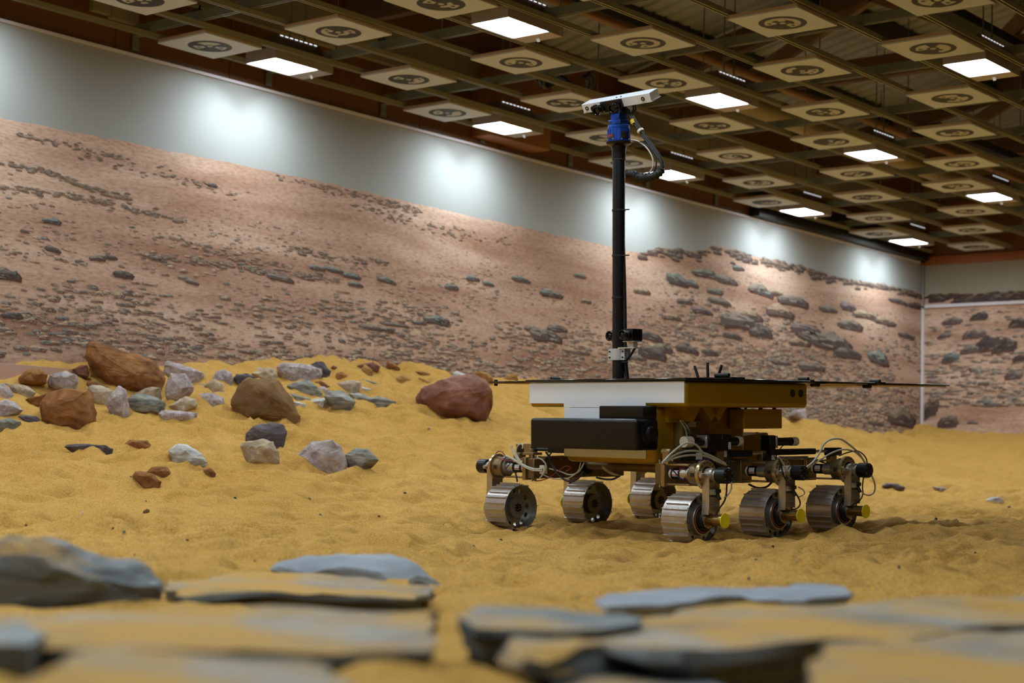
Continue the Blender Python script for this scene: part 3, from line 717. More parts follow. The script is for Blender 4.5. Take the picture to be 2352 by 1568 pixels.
# ------------------------------------------------------------------ lamps
lamp_body = mat('lamp_grey_steel', (176, 166, 158), 0.45, 0.3)
lamp_hood = mat('lamp_brown_hood', (118, 100, 88), 0.5, 0.3)
lens_m = emit_mat('lit_lens', (0.86, 0.95, 1.0), 26.0)
slot_m = emit_mat('lit_slot', (0.9, 0.96, 1.0), 1.5)
bd = MB()
x0, x1, y0, y1, h = -0.185, 0.185, -0.25, 0.42, 0.10
bd.bx(x0, x0 + 0.004, y0, y1, 0, h).bx(x1 - 0.004, x1, y0, y1, 0, h).bx(x0, x1, y0, y0 + 0.004, 0, h).bx(x0, x1, y1 - 0.004, y1, 0, h).bx(x0, x1, 0.245, y1, 0, 0.004).bx(x0, x1, y0, y1, h - 0.004, h)
body_me = bd.mesh('fixture_body', lamp_body)
hd = MB().add([(x0, y0, h), (x1, y0, h), (x1, y1, h), (x0, y1, h), (-0.09, y0 + 0.1, 0.24), (0.09, y0 + 0.1, 0.24), (0.09, y1 - 0.1, 0.24), (-0.09, y1 - 0.1, 0.24)],
              [(0, 1, 5, 4), (1, 2, 6, 5), (2, 3, 7, 6), (3, 0, 4, 7), (4, 5, 6, 7)])
hood_me = hd.mesh('hood', lamp_hood)
lens_me = MB().add([(-0.172, -0.238, 0.004), (0.172, -0.238, 0.004), (0.172, 0.24, 0.004), (-0.172, 0.24, 0.004)], [(0, 3, 2, 1)]).mesh('lens', lens_m)
slot_me = MB().add([(0.098, 0, 0.236), (0.098, 0.036, 0.236), (0.104, 0.036, 0.227), (0.104, 0, 0.227)], [(0, 1, 2, 3)]).mesh('vent_slot', slot_m)
rods_me = MB().cyl((0.03, 0.05, 0.24), (0.03, 0.05, 1.15), 0.006, n=6).mesh('suspension_rod', galv2, 60)
rods2_me = MB().cyl((0.03, 0.22, 0.24), (0.03, 0.22, 1.15), 0.006, n=6).mesh('suspension_rod', galv2, 60)
knob_me = MB().add([(-0.02, 0.33, 0), (0.02, 0.33, 0), (0.012, 0.35, -0.03), (-0.012, 0.35, -0.03)], [(0, 1, 2, 3)]).cyl((0, 0.345, 0), (0, 0.345, -0.012), 0.012, n=8).mesh('pull_tab', lamp_body)
ld = bpy.data.lights.new('lamp_light', 'AREA'); ld.shape = 'RECTANGLE'; ld.size, ld.size_y = 0.07, 0.11
ld.energy = LAMP_POWER * 0.15; ld.color = LAMP_COLOR; ld.spread = LAMP_SPREAD
lc = bpy.data.lights.new('lamp_light', 'AREA'); lc.shape = 'RECTANGLE'; lc.size, lc.size_y = 0.32, 0.45
lc.energy = LAMP_POWER * 0.40; lc.color = LAMP_COLOR; lc.spread = math.radians(138)
lamps = []
for ci, x in enumerate((-10.575, -8.165, -5.755, -3.345, -0.935)):  # last row is out of view, added to light the foreground slabs
    for k in range(-4, 5):
        y = 9.74 + 0.11 * min(ci, 2) + LP * k
        if (ci == 3 and 7 < y < 20) or (ci == 4 and y > 7): continue
        if y < 22.5: lamps.append((ci, k, x, y))
y0 = -0.25
for ci, k, x, y in lamps:
    root = empty('ceiling_lamp', (x, y, 3.795))
    same = sorted([q[3] for q in lamps if q[0] == ci], reverse=True)
    tag(root, f'lit ceiling lamp, {ORD[same.index(y)]} from far wall in the {ORD[ci]} lamp row off mural wall', 'lamp', 'lit ceiling lamps between the marker panels')
    for nm, me_ in (('fixture_body', body_me), ('hood', hood_me), ('lens', lens_me), ('suspension_rod', rods_me), ('suspension_rod', rods2_me), ('pull_tab', knob_me)):
        link(nm, me_, root)
    px, py, Z = project((x, y, 3.8))
    if Z > 1 and -150 < px < 2500 and py > -60:
        for q in range(8): link('vent_slot', slot_me, root, (0, y0 + 0.12 + q * 0.056, 0))
    link('lamp_light', lc, root, (0, 0, 0.0015))
    for sx in (-1, 1):          # four small lights added under the lens, tilted outwards to widen the beam
        for sy in (-1, 1):
            lo = link('lamp_light', ld, root, (sx * 0.085, sy * 0.12, -0.024))
            lo.rotation_euler = (sy * LAMP_TILT, -sx * LAMP_TILT, 0)
# ================================================================== loose rocks
RUST = rock_mat('rust_brown_sandstone', [(0.25, (78, 50, 28)), (0.5, (134, 88, 48)), (0.75, (172, 122, 74))], 5, (1, 1, 1.6), 0.9, 0.6, 16)
BROWN = rock_mat('dull_brown_sandstone', [(0.25, (84, 62, 38)), (0.5, (120, 90, 56)), (0.75, (150, 116, 76))], 4, (1, 1, 1), 0.9, 0.5, 14)
REDB = rock_mat('dark_red_brown_stone', [(0.25, (88, 56, 44)), (0.5, (128, 84, 68)), (0.75, (168, 124, 106))], 5, (1, 1.4, 1), 0.8, 0.6, 18)
LILAC = rock_mat('lilac_grey_stone', [(0.25, (124, 110, 112)), (0.5, (164, 148, 148)), (0.75, (196, 184, 180))], 7, (1, 1, 1), 0.85, 0.6, 26, (214, 206, 200))
TANR = rock_mat('pale_tan_stone', [(0.25, (136, 118, 98)), (0.5, (176, 156, 132)), (0.75, (206, 190, 168))], 7, (1, 1, 1), 0.9, 0.6, 24)
SLATE = rock_mat('grey_green_slate', [(0.25, (70, 70, 66)), (0.45, (122, 120, 112)), (0.6, (160, 158, 148)), (0.8, (204, 200, 190))], 5, (0.8, 0.8, 5), 0.75, 0.7, 18)
WSLATE = rock_mat('white_grey_slate', [(0.25, (126, 124, 120)), (0.5, (188, 184, 178)), (0.75, (222, 218, 210))], 6, (0.8, 0.8, 4), 0.8, 0.6, 20)
DSLATE = rock_mat('dark_purple_slate', [(0.25, (52, 46, 48)), (0.5, (86, 78, 82)), (0.75, (124, 116, 120))], 5, (0.8, 0.8, 3), 0.75, 0.6, 20)
TANB = rock_mat('ochre_tan_stone', [(0.25, (120, 84, 44)), (0.5, (160, 118, 66)), (0.75, (190, 150, 96))], 6, (1, 1, 1), 0.9, 0.6, 20)

def rock_obj(name, outline, dep, thick, material, seed, skirt=0.05, rough=0.05, cuts=2, layers=(-1, -0.55, 0.1, 0.7, 1), top_shift=0.0, flat=None):
    """angular stone whose front view is `outline` (photo pixels) at distance dep, `thick` metres deep, its foot sunk in the sand"""
    rng = random.Random(seed)
    cx = sum(p[0] for p in outline) / len(outline); cy = sum(p[1] for p in outline) / len(outline)
    ymax = max(p[1] for p in outline); ymin = min(p[1] for p in outline)
    c0 = at_depth(cx, cy, dep)
    away = np.array([FW[0], FW[1], 0.0]); away /= np.linalg.norm(away)
    bm = bmesh.new(); size = max(max(p[0] for p in outline) - min(p[0] for p in outline), ymax - ymin) / F_PX * dep
    for s in layers:
        k = (1 - abs(s) ** 2.6 * 0.80) ** (1 / 2.0)
        for (x, y) in outline:
            j = 1 + rng.uniform(-0.05, 0.02) if abs(s) < 0.3 else k * (1 + rng.uniform(-0.12, 0.06))
            dx, dy = (x - cx) * j / F_PX * dep, (cy - y) * j / F_PX * dep
            low = (y - ymin) / (ymax - ymin + 1e-6)
            p = RT * dx + UP * dy + away * (s * thick / 2 + rng.uniform(-0.06, 0.06) * thick + top_shift * (1 - low) * thick)
            bm.verts.new(p)
            if low > 0.75: bm.verts.new(p * np.array([0.92, 0.92, 1]) + np.array([0, 0, -skirt * (1.0 + 0.8 * max(0, s))]))
    r = bmesh.ops.convex_hull(bm, input=bm.verts)
    bmesh.ops.delete(bm, geom=list({g for g in r['geom_interior'] + r['geom_unused'] if isinstance(g, bmesh.types.BMVert)}), context='VERTS')
    bmesh.ops.remove_doubles(bm, verts=bm.verts, dist=size * 0.03)
    bmesh.ops.subdivide_edges(bm, edges=bm.edges, cuts=cuts, use_grid_fill=True)
    bmesh.ops.triangulate(bm, faces=bm.faces)
    for _ in range(1): bmesh.ops.smooth_vert(bm, verts=bm.verts, factor=0.15, use_axis_x=True, use_axis_y=True, use_axis_z=True)
    bm.normal_update()
    sc = 3.2 / max(size, 0.05); off = Vector((seed * 3.1, seed * 1.7, seed * 0.9))
    for v in bm.verts:
        q = v.co * sc + off
        n = mnoise.noise(q) + 0.7 * (0.35 - abs(mnoise.noise(q * 1.9))) + 0.5 * mnoise.noise(q * 2.7) + 0.3 * mnoise.noise(q * 6.1)
        v.co += v.normal * n * rough * size
    me = bpy.data.meshes.new(name); bm.to_mesh(me); bm.free()
    me.materials.append(material)
    me.polygons.foreach_set('use_smooth', [True] * len(me.polygons)); me.set_sharp_from_angle(angle=math.radians(24))
    return link(name, me, None, c0)
def c7(pts): return [(x / 3.408, 760 + y / 3.408) for x, y in pts]
def c8(pts): return [(500 + x / 3.36, 760 + y / 3.36) for x, y in pts]
ROCKS = [
 (c7, [(672,180),(690,95),(740,88),(850,120),(1000,190),(1200,240),(1290,340),(1300,400),(1240,460),(1050,475),(900,420),(760,350),(690,260)], RUST, 'boulder', 'largest rust brown boulder, long sloping back, highest in the rock pile', 0.7),
 (c7, [(300,570),(340,500),(470,460),(700,465),(735,520),(755,640),(735,740),(600,760),(400,760),(330,730)], RUST, 'boulder', 'blocky orange brown boulder standing apart in front of the rock pile', 0.8),
 (c7, [(-20,265),(60,258),(120,290),(172,345),(140,385),(-20,370)], TANR, 'rock', 'smooth pale grey rock beside a low rust rock near pink board', 0.8),
 (c7, [(145,380),(200,320),(280,300),(370,350),(360,375),(210,398)], RUST, 'rock', 'low rust rock between smooth grey rock and round purple rock', 0.7),
 (c7, [(368,380),(400,345),(520,310),(600,345),(620,400),(580,455),(480,470),(380,430)], LILAC, 'rock', 'round purple rock with white veins beside low rust rock', 0.8),
 (c7, [(365,345),(440,300),(510,290),(520,320),(380,355)], SLATE, 'rock', 'small slate leaning behind the round purple rock', 0.6),
 (c7, [(-20,375),(100,385),(215,415),(210,440),(60,420),(-20,410)], TANR, 'rock', 'long flat grey stone lying below the smooth pale grey rock', 0.5),
 (c7, [(60,420),(150,415),(220,440),(280,480),(230,505),(150,500),(90,460)], TANR, 'rock', 'whitish pink low rock below the long flat grey stone', 0.6),
 (c7, [(-20,415),(30,415),(85,460),(115,520),(60,528),(-20,525)], LILAC, 'rock', 'dull purple angular rock beside the whitish pink low rock', 0.7),
 (c7, [(-20,545),(60,528),(130,560),(180,615),(120,628),(20,655),(-20,650)], LILAC, 'rock', 'pale lavender rock below the dull purple angular rock', 0.7),
 (c7, [(135,655),(200,638),(300,655),(320,690),(290,700),(160,675)], DSLATE, 'rock', 'flat grey slate sliver touching the blocky orange boulder', 0.5),
 (c7, [(-20,695),(70,685),(160,710),(165,740),(50,752),(-20,748)], SLATE, 'rock', 'flat grey green slate half sunk below the pale lavender rock', 0.6),
 (c7, [(190,530),(320,520),(420,470),(460,475),(400,510),(280,565),(230,550)], RUST, 'rock', 'thin crooked rust stone leaning on the blocky orange boulder', 0.3),
 (c7, [(580,300),(640,275),(700,270),(720,320),(640,320)], REDB, 'rock', 'small red brown stone tucked behind the largest rust boulder', 0.6),
 (c7, [(670,440),(680,395),(760,400),(860,440),(840,450),(700,450)], RUST, 'rock', 'low orange stone half buried under the largest rust boulder', 0.6),
 (c7, [(680,450),(720,425),(800,425),(880,470),(870,560),(780,570),(740,530),(700,470)], TANR, 'rock', 'tan grey rock behind the upright lavender rock', 0.7),
 (c7, [(825,570),(880,470),(930,428),(985,450),(1005,560),(1012,655),(940,668),(850,610)], LILAC, 'rock', 'upright pointed lavender rock next to striped green grey rock', 0.7),
 (c7, [(1000,530),(1060,495),(1200,505),(1300,560),(1290,605),(1200,632),(1060,630),(1010,600)], SLATE, 'rock', 'rounded green grey rock with white stripe beside upright lavender rock', 0.6),
 (c7, [(1060,480),(1150,450),(1190,425),(1280,430),(1275,520),(1180,500),(1080,495)], TANR, 'rock', 'pale tan rock behind the rounded green grey rock', 0.7),
 (c7, [(1285,270),(1310,232),(1360,240),(1440,290),(1600,330),(1605,390),(1560,405),(1400,360),(1290,350)], LILAC, 'rock', 'long lilac grey rock sloping down behind the upright grey wedge', 0.6),
 (c7, [(1285,490),(1310,400),(1340,330),(1450,330),(1520,440),(1510,480),(1400,520),(1330,533)], LILAC, 'rock', 'upright grey wedge rock below the long lilac grey rock', 0.6),
 (c7, [(1490,285),(1550,270),(1640,340),(1620,385),(1560,330)], REDB, 'rock', 'dark rust stone peeping over the long lilac grey rock', 0.6),
 (c7, [(1320,590),(1400,540),(1460,508),(1530,540),(1540,590),(1460,622),(1380,615)], TANR, 'rock', 'small smooth tan rock above the flat purple stone', 0.8),
 (c7, [(1230,645),(1280,622),(1400,628),(1540,645),(1540,680),(1480,692),(1300,695),(1240,660)], LILAC, 'rock', 'flat dull purple stone lying below the smooth tan rock', 0.6),
 (c7, [(1500,520),(1560,485),(1660,480),(1740,530),(1760,575),(1680,585),(1560,580)], LILAC, 'rock', 'low lilac rock beside the brown triangular boulder', 0.7),
 (c7, [(1520,460),(1560,430),(1720,450),(1750,490),(1650,500),(1540,490)], SLATE, 'rock', 'flat blue grey stone resting behind the low lilac rock', 0.6),
 (c7, [(1660,360),(1700,310),(1760,295),(1820,320),(1830,380),(1810,460),(1750,440),(1700,390)], LILAC, 'rock', 'rounded purple rock beside the dark slate wedge of the pile', 0.7),
 (c7, [(1600,420),(1680,365),(1750,400),(1760,450),(1680,470)], TANR, 'rock', 'small greyish rock in front of the rounded purple rock', 0.7),
 (c7, [(1910,320),(1940,285),(2010,280),(2090,300),(1990,340),(1930,340)], TANR, 'rock', 'low tan stone behind the whitish tan block', 0.7),
 (c8, [(260,330),(330,290),(430,282),(465,330),(460,380),(380,390),(290,360)], TANR, 'rock', 'whitish tan block above the brown triangular boulder', 0.7),
 (c8, [(108,380),(140,340),(230,335),(300,360),(200,400),(130,425)], DSLATE, 'rock', 'dark slate wedge lying between rounded purple rock and whitish block', 0.6),
 (c8, [(92,580),(140,480),(200,390),(250,355),(380,385),(470,375),(500,440),(560,520),(655,670),(600,685),(380,670),(180,655),(110,630)], BROWN, 'boulder', 'large dull brown triangular boulder at the front of the rock pile', 0.55),
 (c8, [(450,290),(490,250),(700,270),(800,300),(808,340),(790,365),(650,390),(540,395),(470,340)], LILAC, 'rock', 'large pale lilac slab on top of the rock pile', 0.5),
 (c8, [(715,260),(760,228),(820,240),(875,310),(870,355),(830,355),(800,300),(730,285)], DSLATE, 'rock', 'dark purple angular rock at the end of the pale lilac slab', 0.6),
 (c8, [(905,345),(920,315),(960,305),(1030,340),(1030,355),(920,360)], RUST, 'rock', 'round rust stone above the pinkish white block', 0.8),
 (c8, [(865,300),(890,280),(920,295),(915,315),(880,315)], RUST, 'rock', 'tiny rust stone beside the dark purple angular rock', 0.8),
 (c8, [(925,420),(930,365),(1060,352),(1110,370),(1108,425),(1090,438),(950,432)], TANR, 'rock', 'pinkish white squared block above the whitish slate', 0.6),
 (c8, [(518,420),(600,385),(700,372),(780,440),(810,480),(720,505),(640,490),(560,450)], SLATE, 'rock', 'dark streaked slate wedge propped beside the brown triangular boulder', 0.6),
 (c8, [(740,400),(790,390),(870,440),(870,460),(800,440)], RUST, 'rock', 'orange stone behind the dark streaked slate wedge', 0.6),
 (c8, [(770,440),(820,432),(860,460),(840,490),(790,480)], LILAC, 'rock', 'small pinkish stone beside the dark streaked slate wedge', 0.7),
 (c8, [(945,440),(1000,430),(1120,445),(1215,460),(1218,495),(1150,498),(1020,470)], WSLATE, 'rock', 'whitish blue slate lying below the pinkish white block', 0.5),
 (c8, [(1108,395),(1180,405),(1240,435),(1275,465),(1230,465),(1150,425)], SLATE, 'rock', 'thin curved slate strip beside the pinkish white block', 0.4),
 (c8, [(1010,480),(1100,490),(1250,515),(1390,545),(1380,562),(1200,560),(1120,568),(1060,530)], SLATE, 'rock', 'long tapering grey slate at the open end of the pile', 0.4),
 (c8, [(810,500),(860,465),(960,465),(1040,520),(1078,550),(1020,605),(900,580),(840,530)], SLATE, 'rock', 'green grey angular rock below the whitish blue slate', 0.6),
 (c8, [(670,560),(740,525),(860,520),(880,570),(840,605),(720,600)], WSLATE, 'rock', 'low white slate dusted with sand beside the green grey rock', 0.6),
 (c8, [(520,470),(640,490),(740,520),(640,530),(560,510)], SLATE, 'rock', 'flat grey slate under the dark streaked slate wedge', 0.6),
 (c8, [(580,540),(680,560),(680,588),(620,580)], WSLATE, 'rock', 'small flat white slate touching the brown triangular boulder', 0.6),
 (c8, [(1070,270),(1130,250),(1200,238),(1255,270),(1250,290),(1140,285)], REDB, 'rock', 'dark rust knobbly stone on the sand crest below the mural', 0.6),
 (c8, [(1100,310),(1130,250),(1180,280),(1200,315),(1140,330)], TANB, 'rock', 'curved tan stone in front of the dark rust knobbly stone', 0.6),
 (c8, [(1300,275),(1310,232),(1345,240),(1415,290),(1410,300),(1330,290)], RUST, 'rock', 'rust wedge stone alone on the sand crest below the mural', 0.7),
 (c8, [(1360,370),(1430,345),(1500,370),(1490,395),(1400,392)], TANB, 'rock', 'flat tan stone on the bare slope before the red boulder', 0.6),
 (c8, [(1515,310),(1580,310),(1640,330),(1630,345),(1560,335)], TANB, 'rock', 'thin tan stone near the crest before the red boulder', 0.5),
 (c8, [(1545,362),(1580,365),(1655,400),(1600,395)], TANB, 'rock', 'tan splinter lying just above the red boulder', 0.5),
 (c8, [(1535,535),(1560,440),(1730,390),(1980,335),(2080,370),(2130,460),(2120,620),(2060,655),(1900,655),(1770,635),(1640,580)], REDB, 'boulder', 'big red brown angular boulder behind the rover wing', 0.6),
 (c8, [(1790,370),(1810,320),(1850,310),(1920,340),(1890,370),(1800,378)], WSLATE, 'rock', 'whitish rock resting behind the big red boulder', 0.7),
 (c8, [(1985,330),(2000,300),(2080,320),(2130,370),(2120,410),(2060,370)], TANB, 'rock', 'brown rock behind the peak of the big red boulder', 0.7),
 (c8, [(2195,375),(2230,340),(2310,325),(2318,375),(2250,380)], TANB, 'rock', 'tan rock on the bank just behind the rover deck', 0.7),
 (c8, [(215,850),(220,790),(270,735),(400,708),(510,715),(540,790),(490,905),(440,880),(300,840)], DSLATE, 'rock', 'dark slate block with pale flat top behind the tan rock', 0.6),
 (c8, [(170,885),(240,850),(340,835),(430,850),(470,930),(485,1005),(330,1020),(230,985)], TANR, 'rock', 'rough tan rock leaning against the pale topped slate block', 0.6),
 (c8, [(575,1020),(600,960),(700,880),(800,840),(890,845),(960,900),(995,1000),(998,1092),(900,1060),(800,1070),(680,1055)], LILAC, 'rock', 'purple half dome rock with a white vein', 0.45),
 (c8, [(985,950),(1060,905),(1150,905),(1250,995),(1130,1065),(1000,1050)], SLATE, 'rock', 'pointed green grey slate beside the purple half dome rock', 0.6),
 (c7, [(505,905),(560,883),(740,890),(840,890),(900,920),(820,928),(650,915),(540,915)], DSLATE, 'rock', 'long thin black slate splinter lying flat on open sand', 0.25),
 (c7, [(978,890),(1010,850),(1070,865),(1160,858),(1195,915),(1100,910),(1000,902)], RUST, 'rock', 'low rust stone half sunk beside the black slate splinter', 0.6),
 (c7, [(1318,940),(1390,878),(1470,890),(1580,970),(1630,1025),(1560,1060),(1450,1045),(1360,1025)], WSLATE, 'rock', 'white flaky slate lying alone on open sand', 0.6),
 (c7, [(1030,1130),(1060,1100),(1120,1105),(1200,1120),(1265,1180),(1250,1220),(1180,1232),(1060,1170)], RUST, 'rock', 'smooth rust stone in front of its jagged neighbour', 0.6),
 (c7, [(1140,1100),(1190,1065),(1290,1060),(1330,1095),(1350,1128),(1270,1140),(1200,1120)], RUST, 'rock', 'jagged rust stone behind the smooth rust stone', 0.6),
 (c7, [(1118,1410),(1150,1390),(1172,1400),(1168,1430),(1130,1425)], BROWN, 'rock', 'tiny brown stone alone on the raked sand', 0.8),
 (c7, [(1550,1092),(1650,1075),(1695,1115),(1600,1105)], RUST, 'rock', 'thin rust flake below the white flaky slate', 0.5),
 (None, [(2025,1116),(2035,1109),(2060,1112),(2078,1119),(2060,1121)], DSLATE, 'rock', 'dark flat slate on the sand beyond the rover', 0.5),
 (None, [(1812,955),(1822,941),(1850,938),(1853,965),(1838,958)], LILAC, 'rock', 'lilac grey rock on the bank behind the rover box', 0.7),
 (None, [(2264,1148),(2276,1141),(2296,1141),(2306,1149)], WSLATE, 'rock', 'small whitish slate alone on the far sand', 0.6),
 (None, [(2142,1117),(2160,1119),(2182,1127),(2160,1125)], LILAC, 'rock', 'thin lilac flake on the far sand beyond the dark slate', 0.5),
 (None, [(1975,1092),(1985,1085),(1998,1090),(1998,1098)], SLATE, 'rock', 'small grey stone just behind the rover rear wheel', 0.7),
]
for i, (cv, pts, material, nm, lab, thk) in enumerate(ROCKS):
    out = cv(pts) if cv else pts
    bx_ = sorted(out, key=lambda p: -p[1])[:3]
    bpx = sum(p[0] for p in bx_) / 3; bpy_ = bx_[0][1]
    d0 = ground_hit(bpx, bpy_) or 14.0
    w = (max(p[0] for p in out) - min(p[0] for p in out)) / F_PX * d0
    big_ = w > 0.3
    d0 += {2: 0.2, 3: -0.1, 4: -0.05, 5: 0.3, 7: -0.12, 13: -0.12, 21: 0.3, 26: 0.1, 25: 0.25, 28: 0.25, 18: -0.06}.get(i, 0)
    thk = {18: 0.22, 27: 0.35, 6: 0.25, 26: 0.45, 7: 0.4}.get(i, thk)
    o = rock_obj(nm, out, d0 + 0.35 * thk * w, thk * w, material, 40 + i, 0.06 if big_ else 0.035, 0.045 if big_ else 0.05, 4 if big_ else 3)
    tag(o, lab, 'boulder' if nm == 'boulder' else 'rock', 'rocks and boulders on the sand bank')

# settle stones that would run into each other: the farther one moves a little up the bank
from mathutils.bvhtree import BVHTree
_pile = [o for o in COL.objects if o.name.split('.')[0] in ('rock', 'boulder')]
_board = [o for o in COL.objects if o.name == 'retaining_board']
_aw = np.array([FW[0], FW[1], 0.0]); _aw /= np.linalg.norm(_aw)
def _bvh(o):
    return BVHTree.FromPolygons([tuple(v.co + o.location) for v in o.data.vertices], [tuple(p.vertices) for p in o.data.polygons])
def _box(o):
    a = np.empty(len(o.data.vertices) * 3); o.data.vertices.foreach_get('co', a); a = a.reshape(-1, 3) + np.array(o.location)
    return a.min(0), a.max(0)
def _shift(o, d):
    x, y, z = o.location; nx_, ny_ = x + _aw[0] * d, y + _aw[1] * d
    o.location = (nx_, ny_, z + float(sand_z(nx_, ny_) - sand_z(x, y)) * 0.8)
for it in range(14):
    tr = {o.name: _bvh(o) for o in _pile + _board}; bb = {o.name: _box(o) for o in _pile + _board}; moved = 0
    for i, a in enumerate(_pile):
        for c in _pile[i + 1:] + _board:
            (a0, a1), (c0, c1) = bb[a.name], bb[c.name]
            if (a0 > c1).any() or (c0 > a1).any() or not tr[a.name].overlap(tr[c.name]): continue
            moved += 1
            if c in _board: _shift(a, -0.04); continue
            da, dc = np.dot(np.array(a.location), _aw), np.dot(np.array(c.location), _aw)
            far, near = (a, c) if da > dc else (c, a)
            if far.name.startswith('boulder') and not near.name.startswith('boulder'): _shift(near, -0.03)
            else:
                _shift(far, 0.02); _shift(near, -0.012)
    if not moved: break

# ------------------------------------------------------------------ foreground slate slabs
DUST = (190, 146, 70)
FS = rock_mat('foreground_slate', [(0.26, (52, 54, 56)), (0.42, (112, 116, 118)), (0.6, (154, 158, 160)), (0.8, (190, 194, 194))], 3.2, (0.8, 0.8, 9), 0.75, 1.0, 10, None, (DUST, 3.0, 0.48), tilt=(0.03, 0.05, 0.4))
FS2 = rock_mat('sandy_foreground_slate', [(0.26, (50, 52, 54)), (0.42, (112, 116, 118)), (0.62, (158, 163, 165)), (0.85, (192, 196, 196))], 3.2, (0.8, 0.8, 9), 0.75, 1.0, 10, None, (DUST, 2.4, 0.36), tilt=(0.03, 0.05, 0.4))
FS3 = rock_mat('blue_grey_slate', [(0.25, (102, 108, 118)), (0.5, (134, 140, 150)), (0.75, (166, 172, 180))], 3, (0.6, 0.6, 3), 0.7, 0.4, 12, tilt=(0.03, 0.05, 0.4))
def slab(name, top_px, ztop, thick, material, seed, label, tilt=(0, 0), rough=0.012, under=0.86, group='slate slabs in the foreground'):
    """flat slate: top outline measured on the plane z = ztop, split edges in uneven layers"""
    rng = random.Random(seed)
    P = np.array([at(px, py, 2, ztop) for px, py in top_px])
    Q = []
    for i in range(len(P)):
        a, c = P[i], P[(i + 1) % len(P)]
        n = max(1, min(14, int(np.linalg.norm(c - a) / 0.05)))
        for k in range(n):
            q = a + (c - a) * k / n
            if k: q = q + np.array([rng.uniform(-1, 1), rng.uniform(-1, 1), 0]) * 0.012
            Q.append(q)
    Q = np.array(Q); c0 = Q.mean(0); n = len(Q)
    rings = []
    nl = 7
    for l in range(nl):
        t = l / (nl - 1)
        sc = 1 - (1 - under) * t
        ring = []
        for i, q in enumerate(Q):
            v = (q - c0) * (sc * (1 + 0.06 * mnoise.noise(Vector((q[0] * 4, q[1] * 4, l * 1.3 + seed)))) if l else 0.985)
            z = -thick * t + 0.3 * thick * 0.3 * mnoise.noise(Vector((q[0] * 3, q[1] * 3, seed + l)))
            ring.append((v[0], v[1], z + v[0] * tilt[0] + v[1] * tilt[1]))
        rings.append(ring)
    bm = bmesh.new()
    VR = [[bm.verts.new(p) for p in r] for r in rings]
    for l in range(nl - 1):
        for i in range(n): bm.faces.new((VR[l][i], VR[l][(i + 1) % n], VR[l + 1][(i + 1) % n], VR[l + 1][i]))
    tf = bm.faces.new(VR[0]); bm.faces.new(list(reversed(VR[-1])))
    r = bmesh.ops.triangulate(bm, faces=[tf])
    te = [e for e in bm.edges if all(f in set(r['faces']) for f in e.link_faces)]
    bmesh.ops.subdivide_edges(bm, edges=te, cuts=2, use_grid_fill=True)
    bmesh.ops.triangulate(bm, faces=[f for f in bm.faces if len(f.verts) > 4])
    bmesh.ops.recalc_face_normals(bm, faces=bm.faces)
    for v in bm.verts:
        q = Vector((v.co.x + c0[0], v.co.y + c0[1], v.co.z * 3)) * 5
        v.co.z += rough * (mnoise.noise(q) + 0.5 * mnoise.noise(q * 2.6))
    me = bpy.data.meshes.new(name); bm.to_mesh(me); bm.free()
    me.materials.append(material)
    me.polygons.foreach_set('use_smooth', [True] * len(me.polygons)); me.set_sharp_from_angle(angle=math.radians(28))
    o = link(name, me, None, c0); tag(o, label, 'slab', group); return o
slab('slate_slab', [(-60, 1418), (250, 1402), (620, 1392), (1005, 1402), (1008, 1432), (1003, 1478), (860, 1482), (640, 1486), (420, 1505), (200, 1500), (60, 1480), (-60, 1470)], 0.125, 0.075, FS2, 1, 'wide sandy slate slab with a squared broken end')
slab('slate_slab', [(10, 1600), (60, 1552), (160, 1522), (330, 1502), (560, 1500), (700, 1518), (760, 1545), (800, 1600)], 0.135, 0.07, FS2, 2, 'rounded sandy slab in front of the wide squared slab')
slab('slate_slab', [(1152, 1490), (1200, 1446), (1330, 1418), (1560, 1396), (1820, 1382), (2120, 1372), (2420, 1376), (2430, 1432), (2180, 1448), (1960, 1462), (1800, 1478), (1640, 1488), (1560, 1500), (1480, 1498), (1380, 1480), (1280, 1498), (1190, 1512)], 0.115, 0.085, FS2, 3, 'longest slate slab with a jagged dark front edge', (0, 0), 0.016)
slab('slate_slab', [(1210, 1560), (1250, 1538), (1400, 1520), (1560, 1522), (1640, 1548), (1690, 1600), (1240, 1600)], 0.075, 0.07, FS, 4, 'ragged slate ledge under the longest slab')
slab('slate_slab', [(1046, 1418), (1090, 1404), (1250, 1402), (1420, 1404), (1480, 1420), (1380, 1436), (1200, 1438), (1090, 1436)], 0.13, 0.06, FS, 5, 'dark ended slate slab poking out behind the longest slab')
slab('slate_slab', [(1365, 1374), (1410, 1360), (1640, 1350), (1900, 1342), (1950, 1350), (1952, 1366), (1700, 1374), (1480, 1386), (1390, 1390)], 0.10, 0.055, FS3, 6, 'narrow blue grey slate slab behind the longest slab')
slab('slate_slab', [(1850, 1600), (1880, 1516), (1910, 1488), (2050, 1468), (2250, 1452), (2450, 1440), (2470, 1600)], 0.13, 0.07, FS2, 7, 'sand covered slab with one pale rim in front of longest slab')
slab('slate_slab', [(370, 1350), (400, 1334), (470, 1332), (510, 1314), (700, 1318), (900, 1332), (1010, 1352), (960, 1372), (700, 1366), (420, 1366)], 0.06, 0.06, FS2, 8, 'half buried sandy slab between slate mound and blue grey plate')
slab('slate_slab', [(-60, 1440), (40, 1432), (110, 1446), (70, 1478), (-60, 1490)], 0.14, 0.05, FS, 9, 'small dark slate chunk on the wide sandy slab', (0, 0), 0.016)
def fg_rock(out, dep, thick, material, seed, lab, rough=0.05, nm='rock', cat='rock', skirt=0.06):
    o = rock_obj(nm, out, dep, thick, material, seed, skirt, rough, 3); tag(o, lab, cat, 'slate slabs in the foreground'); return o
